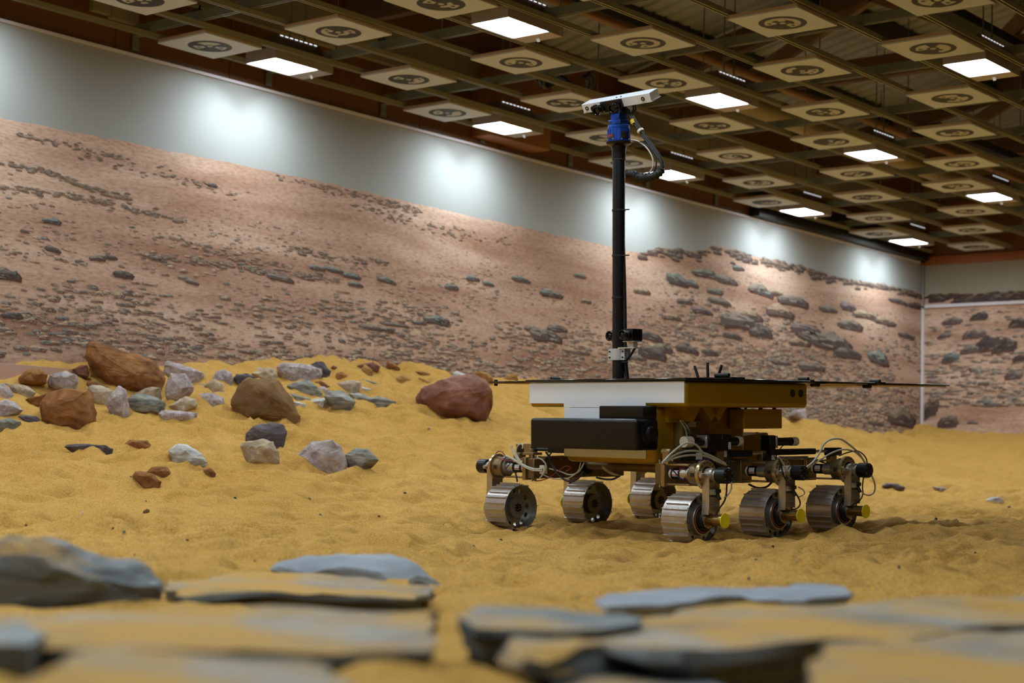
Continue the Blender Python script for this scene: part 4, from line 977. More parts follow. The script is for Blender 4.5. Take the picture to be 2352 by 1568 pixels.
fg_rock([(-70, 1240), (-20, 1233), (40, 1232), (110, 1245), (180, 1264), (240, 1284), (300, 1306), (375, 1345), (378, 1362), (150, 1366), (-70, 1366)], 3.75, 0.35, FS, 101, 'streaked grey slate mound with a sloping back', 0.04, 'slate_mound', 'rock')
fg_rock([(225, 1292), (260, 1288), (300, 1296), (324, 1306), (318, 1314), (280, 1312), (240, 1304)], 4.4, 0.16, WSLATE, 102, 'pale slate tip behind the streaked slate mound', 0.03)
fg_rock([(620, 1308), (632, 1296), (690, 1279), (780, 1275), (900, 1275), (955, 1296), (1000, 1330), (1015, 1346), (960, 1350), (880, 1344), (740, 1335), (640, 1318)], 5.1, 0.34, FS3, 103, 'smooth blue grey slate plate tilted up on the sand', 0.02, 'slate_plate', 'slab')
fg_rock([(935, 1330), (960, 1322), (1000, 1332), (1016, 1346), (980, 1352), (936, 1348)], 4.9, 0.1, SLATE, 104, 'dark broken slate piece at the end of blue grey plate', 0.05)
fg_rock([(-60, 1490), (30, 1486), (95, 1510), (85, 1560), (20, 1600), (-60, 1600)], 2.2, 0.16, REDB, 105, 'blurred red brown rock beside the rounded sandy slab', 0.04)

# ------------------------------------------------------------------ small chips scattered on the sand
rng = random.Random(77)
chip_px = [(1087, 1253), (1268, 1270), (1331, 1282), (1570, 1300), (1588, 1283), (1325, 1372), (1165, 1283), (1206, 1360), (2015, 1353), (2128, 1352), (1720, 1328), (1775, 1254), (1736, 1285), (310, 1273), (285, 1221), (1062, 1290), (1150, 1240),
           (760, 1250), (585, 1290), (300, 1095), (395, 950), (495, 953), (80, 1040), (190, 1178), (260, 1215), (205, 1068), (335, 1152), (310, 1030), (540, 1145), (470, 1010), (735, 1183), (870, 1185), (930, 1132), (710, 1145), (1080, 1230), (1265, 1195), (2318, 1165),
           (2150, 1192), (2240, 1270), (1905, 1330), (2065, 1300), (640, 1182), (845, 1208), (1018, 1205), (1145, 1080), (985, 985), (1440, 1290), (60, 1205), (430, 1240), (1830, 1290)]
chip_m = [SLATE, WSLATE, DSLATE, BROWN]
for i, (px, py) in enumerate(chip_px):
    d0 = ground_hit(px, py)
    if not d0: continue
    w = rng.uniform(4, 9); h = w * rng.uniform(0.35, 0.6); mi = rng.choice([0, 0, 1, 2, 2, 3])
    out = [(px - w / 2, py), (px - w / 4, py - h), (px + w / 5, py - h * 0.9), (px + w / 2, py - h * 0.2), (px + w / 4, py + h * 0.2)]
    o = rock_obj('stone_chip', out, d0, w / F_PX * d0 * 0.8, chip_m[mi], 300 + i, 0.012, 0.05, 1)
    tag(o, ['small grey green stone chip loose on the sand', 'small pale stone chip loose on the sand', 'small dark slate chip loose on the sand', 'small brown stone chip loose on the sand'][mi], 'stone chip', 'loose stone chips on the sand')
# ================================================================== rover
gold = mat('gold_yellow_shell', (160, 124, 4), 0.3, 0.35, 0.05, 3, 0.02, 8)
gold_d = mat('gold_yellow_box', (158, 122, 6), 0.34, 0.35, 0.05, 3)
whitep = mat('white_front_panel', (226, 230, 238), 0.4, 0, 0.02, 2)
blackb = mat('satin_black_case', (9, 10, 14), 0.34, 0, 0, 8, 0, 60, 0.35)
blackm = mat('black_motor', (12, 12, 15), 0.36, 0, 0, 8, 0, 60, 0.35)
deckm = mat('dark_solar_glass', (14, 13, 13), 0.16)
decku = mat('sand_reflection_underside', (150, 112, 56), 0.45)  # tan paints in the sand's reflected light under the wings
alu = mat('brushed_aluminium', (182, 176, 168), 0.34, 0.85, 0.05, 20)
brass = mat('brassy_flange', (190, 168, 128), 0.28, 0.9, 0.05, 20)
tanm = mat('tan_anodised_metal', (152, 128, 88), 0.42, 0.75, 0.1, 12)
dkbeam = mat('dull_brown_beam', (118, 98, 66), 0.45, 0.7, 0.15, 9)
steel = mat('wheel_steel', (186, 180, 176), 0.38, 0.85, 0.1, 14)
steel_d = mat('wheel_inner_steel', (150, 152, 156), 0.26, 0.85, 0.15, 14)
rub = mat('black_rubber', (18, 18, 19), 0.6)
sealr = mat('red_brown_seal', (112, 62, 44), 0.5, 0.2)
yellowc = mat('bright_yellow_cap', (232, 222, 24), 0.45)
creamc = mat('cream_plastic_cap', (208, 200, 182), 0.45)
bluem = mat('blue_anodised', (24, 74, 168), 0.32, 0.45)
carbon = mat('carbon_tube', (22, 23, 26), 0.24, 0.0, 0.3, 60)
lensg = mat('lens_glass', (6, 6, 10), 0.06)
cab_w = mat('pale_grey_cable', (186, 184, 172), 0.5)
cab_k = mat('black_cable', (18, 18, 19), 0.5)
cab_r = mat('red_wire', (130, 36, 48), 0.5)
cab_b = mat('blue_wire', (44, 44, 118), 0.5)
cab_y = mat('yellow_tape', (206, 170, 40), 0.5)
labw = mat('white_sticker', (206, 208, 210), 0.5)
labr = mat('red_sticker_stripe', (176, 52, 74), 0.5)
labk = mat('black_sticker', (26, 22, 24), 0.5)

rover = empty('rover')
tag(rover, 'six wheeled gold and white rover with tall black camera mast', 'rover')
rover.matrix_world = Matrix(((RM[0][0], RM[0][1], RM[0][2], ROV_O[0]), (RM[1][0], RM[1][1], RM[1][2], ROV_O[1]), (RM[2][0], RM[2][1], RM[2][2], ROV_O[2]), (0, 0, 0, 1)))
def part(name, mb, m, parent=None, smooth=35, bevel=0, seg=2): return mb.build(name, m, parent or rover, smooth, bevel, seg)
def rbox(x0, x1, y0, y1, z0, z1, r, m, name, parent=None, seg=3):
    return part(name, MB().bx(x0, x1, y0, y1, z0, z1), m, parent, None, r, seg)

# ---- body
up = rbox(0.018, 1.248, 0.05, 1.165, 0.75, 0.896, 0.028, gold, 'upper_body', None, 4)
for yy_ in (1.012, 1.092):
    part('camera_port', MB().lathe((1.2485, yy_, 0.836), (1, 0, 0), [(0.0, 0.024), (0.001, 0.024), (0.001, 0.0)], 24), labk, up)
rbox(0.312, 1.03, 0.052, 0.85, 0.43, 0.755, 0.045, gold, 'lower_body', None, 4)
fp = part('front_panel', MB().prism([(0.022, 0.894), (0.022, 0.772), (0.311, 0.772), (0.311, 0.749), (0.955, 0.749), (0.955, 0.775), (1.238, 0.775), (1.238, 0.894)], (0, 0.046, 0), (1, 0, 0), (0, 0, 1), (0, 0.005, 0)), whitep, None, None)
part('lower_front_panel', MB().bx(0.314, 0.957, 0.047, 0.052, 0.462, 0.747), whitep, None, None)
# ---- drill case across the front
dr = rbox(0.215, 1.055, -0.14, 0.046, 0.512, 0.686, 0.022, blackb, 'drill_case', None, 3)
part('end_boss', MB().lathe((1.055, -0.035, 0.602), (1, 0, 0), [(-0.005, 0.07), (0.006, 0.07), (0.012, 0.058), (0.014, 0.046), (0.028, 0.044), (0.034, 0.036), (0.034, 0.0)], 32), blackb, dr)
rbox(0.705, 1.04, -0.07, 0.046, 0.684, 0.758, 0.008, blackb, 'drill_top_box', None, 2)
# ---- deck and wings
rbox(0.0, 1.262, 0.03, 1.18, 0.897, 0.913, 0.004, deckm, 'solar_deck', None, 1)
for k in range(5):
    part('deck_strip', MB().bx(0.05 + k * 0.24, 0.056 + k * 0.24, 0.04, 1.17, 0.9131, 0.9145), mat('gold_deck_tape', (150, 120, 50), 0.4, 0.5) if k == 0 else bpy.data.materials['gold_deck_tape'], None, None)
def wing(x0, x1, y0, y1, z):
    w = part('solar_wing', MB().bx(x0, x1, y0, y1, z, z + 0.010), deckm, None, None, 0.002, 1)
    part('wing_underside', MB().bx(x0 + 0.02, x1 - 0.02, y0 + 0.02, y1 - 0.02, z - 0.004, z), decku, w, None)
    return w
def hinge(w, x, y, z, ax):
    a = np.array((1, 0, 0)) if ax == 'x' else np.array((0, 1, 0))
    part('wing_hinge', MB().cyl(np.array((x, y, z)) - a * 0.035, np.array((x, y, z)) + a * 0.035, 0.012, n=12).box((x, y, z - 0.008 if z > 0.9 else z + 0.01), (0.10, 0.08, 0.008)), rub, w)
wl_ = wing(-0.35, -0.004, 0.06, 1.12, 0.897)
hinge(wl_, -0.01, 0.30, 0.922, 'y'); hinge(wl_, -0.01, 0.9, 0.922, 'y')
part('wing_stop', MB().cyl((-0.33, 0.10, 0.88), (-0.33, 0.10, 0.918), 0.012, n=10), rub, wl_)
w1 = wing(0.05, 1.255, 1.186, 1.90, 0.900)
hinge(w1, 1.20, 1.30, 0.889, 'y'); hinge(w1, 1.20, 1.185, 0.922, 'x')
w2 = wing(0.05, 1.245, 1.905, 2.72, 0.898)
hinge(w2, 1.20, 1.84, 0.886, 'y'); hinge(w2, 1.22, 1.9, 0.918, 'x'); hinge(w2, 0.3, 1.9, 0.918, 'x')
# ---- aerials on the deck
for (px, py0, px1, py1) in ((1605, 866, 1595, 840), (1626, 864, 1625, 832), (1648, 864, 1658, 837)):
    a = RL(px, py0, 1, 0.55); b_ = RL(px1, py1, 1, 0.55); a[2] = 0.914
    part('aerial', MB().tube([a, a * 0.75 + b_ * 0.25, b_ * 0.98 + a * 0.02, b_], [0.007, 0.009, 0.008, 0.004], 8), rub)
p0 = RL(1600, 868, 1, 0.5); part('aerial_base', MB().bx(p0[0] - 0.03, p0[0] + 0.26, 0.5, 0.62, 0.913, 0.924).cyl((p0[0] + 0.14, 0.5, 0.935), (p0[0] + 0.24, 0.5, 0.935), 0.012, n=12), rub)
# ---- box under the deck, wedge box with white lid, gussets
rbox(1.05, 1.155, 0.67, 1.035, 0.628, 0.742, 0.004, gold_d, 'hanging_box', None, 1)
part('box_bolts', MB().cyl((1.13, 0.72, 0.74), (1.13, 0.72, 0.752), 0.008, n=8).cyl((1.13, 0.86, 0.74), (1.13, 0.86, 0.752), 0.012, n=8).cyl((1.13, 0.99, 0.74), (1.13, 0.99, 0.752), 0.012, n=8), blackm)
part('wedge_box', MB().prism([(0.90, 0.43), (0.90, 0.555), (1.15, 0.575), (1.215, 0.43)], (0.55, 0, 0), (0, 1, 0), (0, 0, 1), (0.37, 0, 0)), gold_d, None, None, 0.004, 1)
ld_ = part('wedge_lid', MB().prism([(0.875, 0.545), (0.875, 0.575), (1.165, 0.598), (1.172, 0.566)], (0.53, 0, 0), (0, 1, 0), (0, 0, 1), (0.42, 0, 0)), gold_d, None, None, 0.003, 1)
part('lid_sheet', MB().prism([(0.878, 0.5758), (0.878, 0.578), (1.162, 0.6006), (1.162, 0.5985)], (0.535, 0, 0), (0, 1, 0), (0, 0, 1), (0.41, 0, 0)), whitep, ld_, None)
for x, y in ((0.58, 0.92), (0.9, 0.92), (0.58, 1.12), (0.9, 1.12), (0.74, 1.0)):
    part('lid_bolt', MB().cyl((x, y, 0.577 + (y - 0.9) * 0.08), (x, y, 0.585 + (y - 0.9) * 0.08), 0.008, n=8), blackm, ld_)
for (y0, y1) in ((0.15, 0.27), (0.29, 0.44), (0.36, 0.50)):
    part('gusset', MB().prism([(y0, 0.75), (y1, 0.75), ((y0 + y1) / 2, 0.672)], (1.028, 0, 0), (0, 1, 0), (0, 0, 1), (0.14, 0, 0)), gold_d, None, None)
part('gusset_plate', MB().bx(1.028, 1.06, 0.12, 0.34, 0.665, 0.75), gold_d, None, None)
part('pivot_post', MB().bx(1.035, 1.09, 0.20, 0.30, 0.44, 0.67), tanm, None, None, 0.004)
part('pivot_block', MB().bx(1.09, 1.11, 0.24, 0.30, 0.64, 0.67).cyl((1.09, 0.23, 0.635), (1.10, 0.23, 0.635), 0.012, n=10).cyl((1.09, 0.27, 0.605), (1.10, 0.27, 0.605), 0.01, n=10), alu)

# ---- mast and head
MX, MY = 0.487, 0.33
mast = part('mast', MB().cyl((MX, MY, 0.912), (MX, MY, 2.305), 0.0375, n=36), carbon)
for z in (2.225, 1.92, 1.65, 1.40):
    part('cable_tie', MB().lathe((MX, MY, z), (0, 0, 1), [(-0.006, 0.0376), (-0.006, 0.0405), (0.006, 0.0405), (0.006, 0.0376)], 28, closed=True).cyl((MX + 0.035, MY - 0.01, z), (MX + 0.035 + (0.08 if z in (1.92, 1.65) else 0.01), MY - 0.035, z - 0.006), 0.004, n=6), rub, mast)
part('mast_cable', MB().tube(spline([(MX + 0.022, MY + 0.008, 1.80), (MX + 0.030, MY + 0.01, 1.6), (MX + 0.036, MY + 0.012, 1.4), (MX + 0.040, MY + 0.012, 1.2), (MX + 0.042, MY + 0.012, 1.05), (MX + 0.052, MY + 0.02, 0.92)], 40), 0.0125, 8), cab_k, mast)
cl = part('mast_clamp', MB().lathe((MX, MY, 1.063), (0, 0, 1), [(-0.034, 0.0375), (-0.034, 0.0425), (0.034, 0.0425), (0.034, 0.0375)], 32, closed=True).bx(MX - 0.065, MX - 0.038, MY - 0.02, MY - 0.004, 1.029, 1.097).bx(MX + 0.038, MX + 0.068, MY - 0.02, MY - 0.004, 1.029, 1.097).bx(MX + 0.062, MX + 0.068, MY - 0.02, MY + 0.03, 1.029, 1.097), mat('pale_clamp_metal', (206, 208, 210), 0.4, 0.35))
part('clamp_screws', MB().cyl((MX - 0.052, MY - 0.02, 1.045), (MX - 0.052, MY - 0.026, 1.045), 0.005, n=8).cyl((MX - 0.052, MY - 0.02, 1.08), (MX - 0.052, MY - 0.026, 1.08), 0.005, n=8).cyl((MX + 0.052, MY - 0.02, 1.045), (MX + 0.052, MY - 0.026, 1.045), 0.005, n=8).cyl((MX + 0.052, MY - 0.02, 1.08), (MX + 0.052, MY - 0.026, 1.08), 0.005, n=8), rub, cl)
part('camera_shelf', MB().bx(MX + 0.02, MX + 0.15, MY - 0.03, MY + 0.04, 1.096, 1.103).bx(MX + 0.085, MX + 0.125, MY - 0.01, MY + 0.03, 1.10, 1.137).bx(MX + 0.06, MX + 0.15, MY - 0.03, MY + 0.065, 1.135, 1.139), creamc, cl, None)
part('shelf_bracket', MB().tube([(MX + 0.045, MY, 1.01), (MX + 0.10, MY, 1.06), (MX + 0.13, MY, 1.096)], 0.007, 8).cyl((MX + 0.04, MY - 0.02, 1.017), (MX + 0.12, MY - 0.05, 1.014), 0.004, n=6), rub, cl)
def navcam(x, y, z):
    c = rbox(x - 0.036, x + 0.036, y - 0.02, y + 0.065, z - 0.032, z + 0.04, 0.004, blackb, 'nav_camera', None, 2)
    part('lens_barrel', MB().lathe((x, y - 0.02, z + 0.002), (0, -1, 0), [(0, 0.026), (0.02, 0.026), (0.022, 0.022), (0.036, 0.022), (0.038, 0.027), (0.058, 0.030), (0.058, 0.025), (0.050, 0.02)], 28), blackm, c)
    part('lens_glass', MB().lathe((x, y - 0.068, z + 0.002), (0, -1, 0), [(0, 0.021), (0.006, 0.012), (0.008, 0.0)], 20), lensg, c)
navcam(MX + 0.105, MY - 0.01, 1.172); navcam(MX - 0.06, MY + 0.06, 1.172)
part('mast_collar', MB().lathe((MX, MY, 2.235), (0, 0, 1), [(0.07, 0.038), (0, 0.0378), (0, 0.042), (0.05, 0.042), (0.068, 0.046), (0.08, 0.072), (0.092, 0.078), (0.092, 0.0)], 36), mat('collar_black', (30, 28, 26), 0.3, 0.4), mast)
pt = part('pan_unit', MB().lathe((MX, MY, 2.327), (0, 0, 1), [(0, 0.0), (0, 0.072), (0.01, 0.074), (0.01, 0.066), (0.08, 0.066), (0.082, 0.064), (0.084, 0.066), (0.100, 0.065), (0.103, 0.061), (0.103, 0.0)], 36), bluem)
for k in range(18):
    a = 2 * math.pi * k / 18
    part('cooling_rib', MB().box((MX + 0.0665 * math.cos(a), MY + 0.0665 * math.sin(a), 2.37), (0.004, 0.004, 0.066), Matrix.Rotation(a, 3, 'Z')), bluem, pt, None)
for k in range(8):
    a = 2 * math.pi * (k + 0.3) / 8
    part('bolt', MB().cyl((MX + 0.068 * math.cos(a), MY + 0.068 * math.sin(a), 2.334), (MX + 0.068 * math.cos(a), MY + 0.068 * math.sin(a), 2.344), 0.005, n=8), alu, pt)
def curved_label(mb, a0, a1, z0, z1, r, n=6):
    vs = [(MX + r * math.cos(a0 + (a1 - a0) * i / n), MY + r * math.sin(a0 + (a1 - a0) * i / n), z) for z in (z0, z1) for i in range(n + 1)]
    mb.add(vs, [(i, i + 1, n + 2 + i, n + 1 + i) for i in range(n)])
lb = MB(); curved_label(lb, math.radians(-118), math.radians(-72), 2.343, 2.372, 0.0695); part('maker_label', lb, labk, pt, None)
lb = MB(); curved_label(lb, math.radians(-115), math.radians(-78), 2.354, 2.369, 0.0699); part('maker_label_print', lb, mat('dark_red_print', (120, 28, 34), 0.5), pt, None)
lb = MB(); curved_label(lb, math.radians(-38), math.radians(4), 2.345, 2.385, 0.0695); part('rating_label', lb, labk, pt, None)
tl = part('tilt_bracket', MB().bx(MX - 0.05, MX + 0.05, MY - 0.042, MY + 0.042, 2.43, 2.46).bx(MX - 0.035, MX + 0.035, MY - 0.035, MY + 0.035, 2.46, 2.495), bluem, None, None, 0.004)
part('tilt_arm', MB().bx(MX + 0.02, MX + 0.036, MY - 0.03, MY + 0.03, 2.485, 2.545), bluem, tl, None, 0.003)
part('tilt_arm', MB().bx(MX - 0.036, MX - 0.02, MY - 0.03, MY + 0.03, 2.485, 2.53), bluem, tl, None, 0.003)
part('tilt_motor', MB().cyl((MX - 0.05, MY, 2.517), (MX + 0.045, MY, 2.517), 0.03, n=20).bx(MX - 0.07, MX + 0.02, MY - 0.045, MY + 0.02, 2.512, 2.535), rub, tl)
part('unit_sticker', MB().bx(MX - 0.047, MX - 0.022, MY - 0.0432, MY - 0.042, 2.436, 2.452), labk, tl, None)
# camera bar, aligned across the rover and pitched down
BC = np.array((0.515, MY - 0.02, 2.572)); tilt = math.radians(28)
ct, st_ = math.cos(tilt), math.sin(tilt)
BR = np.array([[1, 0, 0], [0, ct, -st_], [0, st_, ct]])     # pitch forward (front face looks down)
def B(p): return BC + BR @ np.array(p, float)
bar = part('camera_bar', MB().box(BC, (0.545, 0.085, 0.052), BR), whitep, None, None, 0.002, 1)
part('bar_lip', MB().box(B((0, 0.002, -0.0275)), (0.553, 0.09, 0.003), BR), whitep, bar, None)
part('camera_block', MB().box(B((-0.03, -0.046, -0.004)), (0.17, 0.012, 0.052), BR), labk, bar, None)
for dx, r in ((-0.105, 0.027), (0.02, 0.027)):
    f = B((dx, -0.05, -0.012)); ax_ = BR @ np.array((0, -1.0, 0))
    ln_ = part('lens_barrel', MB().lathe(f, ax_, [(0, 0.022), (0.018, 0.022), (0.02, 0.026), (0.03, 0.026), (0.032, 0.022), (0.05, 0.023), (0.066, r), (0.066, r - 0.005), (0.058, 0.018)], 30), mat('gloss_black_barrel', (16, 15, 18), 0.18, 0.3) if dx < 0 else bpy.data.materials['gloss_black_barrel'], bar)
    part('lens_glass', MB().lathe(f + ax_ * 0.056, ax_, [(0, 0.019), (0.005, 0.011), (0.007, 0)], 20), lensg, bar)
part('side_lens', MB().lathe(B((-0.16, -0.044, -0.006)), BR @ np.array((0, -1.0, 0)), [(0, 0.02), (0.03, 0.02), (0.03, 0.016), (0.02, 0.0)], 24), blackm, bar)
for dx in (-0.235, 0.215):
    part('end_lens', MB().lathe(B((dx, -0.0428, -0.002)), BR @ np.array((0, -1.0, 0)), [(0, 0.0125), (0.004, 0.0125), (0.004, 0.009), (0.001, 0.0)], 20), labk, bar)
    part('end_lens_glass', MB().lathe(B((dx, -0.0448, -0.002)), BR @ np.array((0, -1.0, 0)), [(0, 0.0085), (0.002, 0.0)], 14), creamc, bar)
part('bar_screws', MB().cyl(B((0.0, -0.02, 0.026)), B((0.0, -0.02, 0.030)), 0.005, n=8).cyl(B((0.035, -0.02, 0.026)), B((0.035, -0.02, 0.030)), 0.005, n=8), blackm, bar)
def cable(pts, r, m, name='cable', parent=None, n=30, sides=8): return part(name, MB().tube(spline(pts, n), r, sides), m, parent)
def cp(plane, val, pts): return [RL(x, y, plane, val) for x, y in pts]
for o_, r in ((0, 0.0085), (5, 0.0085)):
    cable(cp(1, MY, [(1428 + o_, 244), (1441 + o_, 256), (1452 + o_, 275), (1468 + o_, 300), (1490 + o_, 330), (1508 + o_, 355), (1518 + o_ * 0.6, 372), (1521 + o_ * 0.3, 388)]), r, cab_k, 'head_cable')
for o_ in (0, 5): cable(cp(1, MY, [(1454 + o_, 238), (1455 + o_, 252), (1450 + o_ * 0.4, 264), (1453 + o_ * 0.3, 275)]), 0.006, cab_k, 'head_cable')
part('cable_tape', MB().tube(cp(1, MY, [(1453, 275), (1456, 284)]), 0.017, 10), cab_y)
part('cable_tie_band', MB().tube(cp(1, MY, [(1470, 299), (1473, 303)]), 0.021, 10), creamc)
wr_ = spline(cp(1, MY, [(1440, 400), (1452, 399), (1464, 405), (1478, 408), (1492, 407), (1506, 403), (1518, 394), (1521, 386)]), 42)
part('wrapped_cable', MB().tube(wr_, [0.018 + 0.004 * math.sin(k * 1.9) + 0.006 * math.sin(math.pi * k / len(wr_)) for k in range(len(wr_))], 12), rub)
for o_ in (0, 7): cable(cp(1, MY, [(1450, 322), (1462 + o_ * 0.4, 323 + o_ * 0.3), (1478 + o_, 332), (1492 + o_, 348), (1500 + o_, 368), (1499 + o_, 385), (1490 + o_ * 1.5, 397), (1472 + o_ * 2.4, 400)]), 0.0045, cab_w if o_ == 0 else cab_k, 'thin_cable')

# ---- wheels
WR = 0.134
gr_me = MB().bx(-0.176, -0.004, -0.002, 0.002, WR - 0.002, WR + 0.014).bx(-0.176, -0.004, 0.0, 0.015, WR - 0.001, WR + 0.004)
for k in range(4): gr_me.cyl((-0.155 + k * 0.043, 0.008, WR + 0.003), (-0.155 + k * 0.043, 0.008, WR + 0.0065), 0.0035, n=6)
gr_me = gr_me.mesh('grouser', steel)
sm_me = MB().bx(-0.168, -0.012, -0.002, 0.002, WR - 0.002, WR + 0.009).mesh('seam_ridge', steel)
wheel_me = MB().lathe((0, 0, 0), (1, 0, 0), [(-0.18, WR), (0, WR), (0, WR - 0.003), (-0.18, WR - 0.003)], 48, closed=True).mesh('wheel', steel, 30)
def web(x, r0, r1, holes, rh, rad, nt=120, nr=12, ph=0.0):
    mb = MB(); vs = []
    for j in range(nr + 1):
        r = r0 + (r1 - r0) * j / nr
        for i in range(nt): vs.append((x, r * math.cos(2 * math.pi * i / nt), r * math.sin(2 * math.pi * i / nt)))
    fs = []
    for j in range(nr):
        for i in range(nt):
            r = r0 + (r1 - r0) * (j + 0.5) / nr; t = 2 * math.pi * (i + 0.5) / nt
            cy_, cz_ = r * math.cos(t), r * math.sin(t)
            if any((cy_ - rad * math.cos(h)) ** 2 + (cz_ - rad * math.sin(h)) ** 2 < rh * rh for h in [2 * math.pi * q / holes + ph for q in range(holes)]): continue
            fs.append((j * nt + i, j * nt + (i + 1) % nt, (j + 1) * nt + (i + 1) % nt, (j + 1) * nt + i))
    return mb.add(vs, fs)
web_out = web(-0.022, 0.05, 0.131, 14, 0.0135, 0.112).mesh('wheel_web', steel_d)
web_in = web(-0.125, 0.05, 0.131, 12, 0.0155, 0.104).mesh('wheel_web', steel_d)
bowl = MB().lathe((0, 0, 0), (1, 0, 0), [(-0.022, 0.094), (-0.030, 0.088), (-0.05, 0.082), (-0.11, 0.07), (-0.125, 0.066)], 40).mesh('wheel_bowl', steel_d, 40)
hubd = MB().lathe((0, 0, 0), (-1, 0, 0), [(0.11, 0.062), (0.150, 0.062), (0.153, 0.060), (0.153, 0.0)], 36).mesh('hub_disc', mat('hub_disc_grey', (134, 128, 122), 0.42, 0.6), 35)
boltc = MB()
for k in range(8):
    a = 2 * math.pi * k / 8; boltc.cyl((-0.152, 0.02 * math.cos(a), 0.02 * math.sin(a)), (-0.161, 0.02 * math.cos(a), 0.02 * math.sin(a)), 0.0055, n=8)
boltc.cyl((-0.152, 0, 0), (-0.158, 0, 0), 0.009, n=10)
boltc = boltc.mesh('hub_bolts', blackm)
bear = MB().lathe((0, 0, 0), (1, 0, 0), [(-0.03, 0.090), (0.0, 0.086), (0.006, 0.084), (0.006, 0.078), (-0.01, 0.076)], 40).mesh('bearing_ring', alu, 35)
seal = MB().lathe((0, 0, 0), (1, 0, 0), [(-0.012, 0.077), (0.010, 0.073), (0.010, 0.066), (-0.012, 0.064)], 40).mesh('seal_ring', sealr, 35)
core = MB().lathe((0, 0, 0), (1, 0, 0), [(-0.11, 0.05), (-0.015, 0.05), (-0.015, 0.062), (0.016, 0.058), (0.016, 0.05), (0.035, 0.048), (0.035, 0)], 32).mesh('drive_hub', mat('dark_drive_hub', (64, 60, 58), 0.4, 0.7), 35)

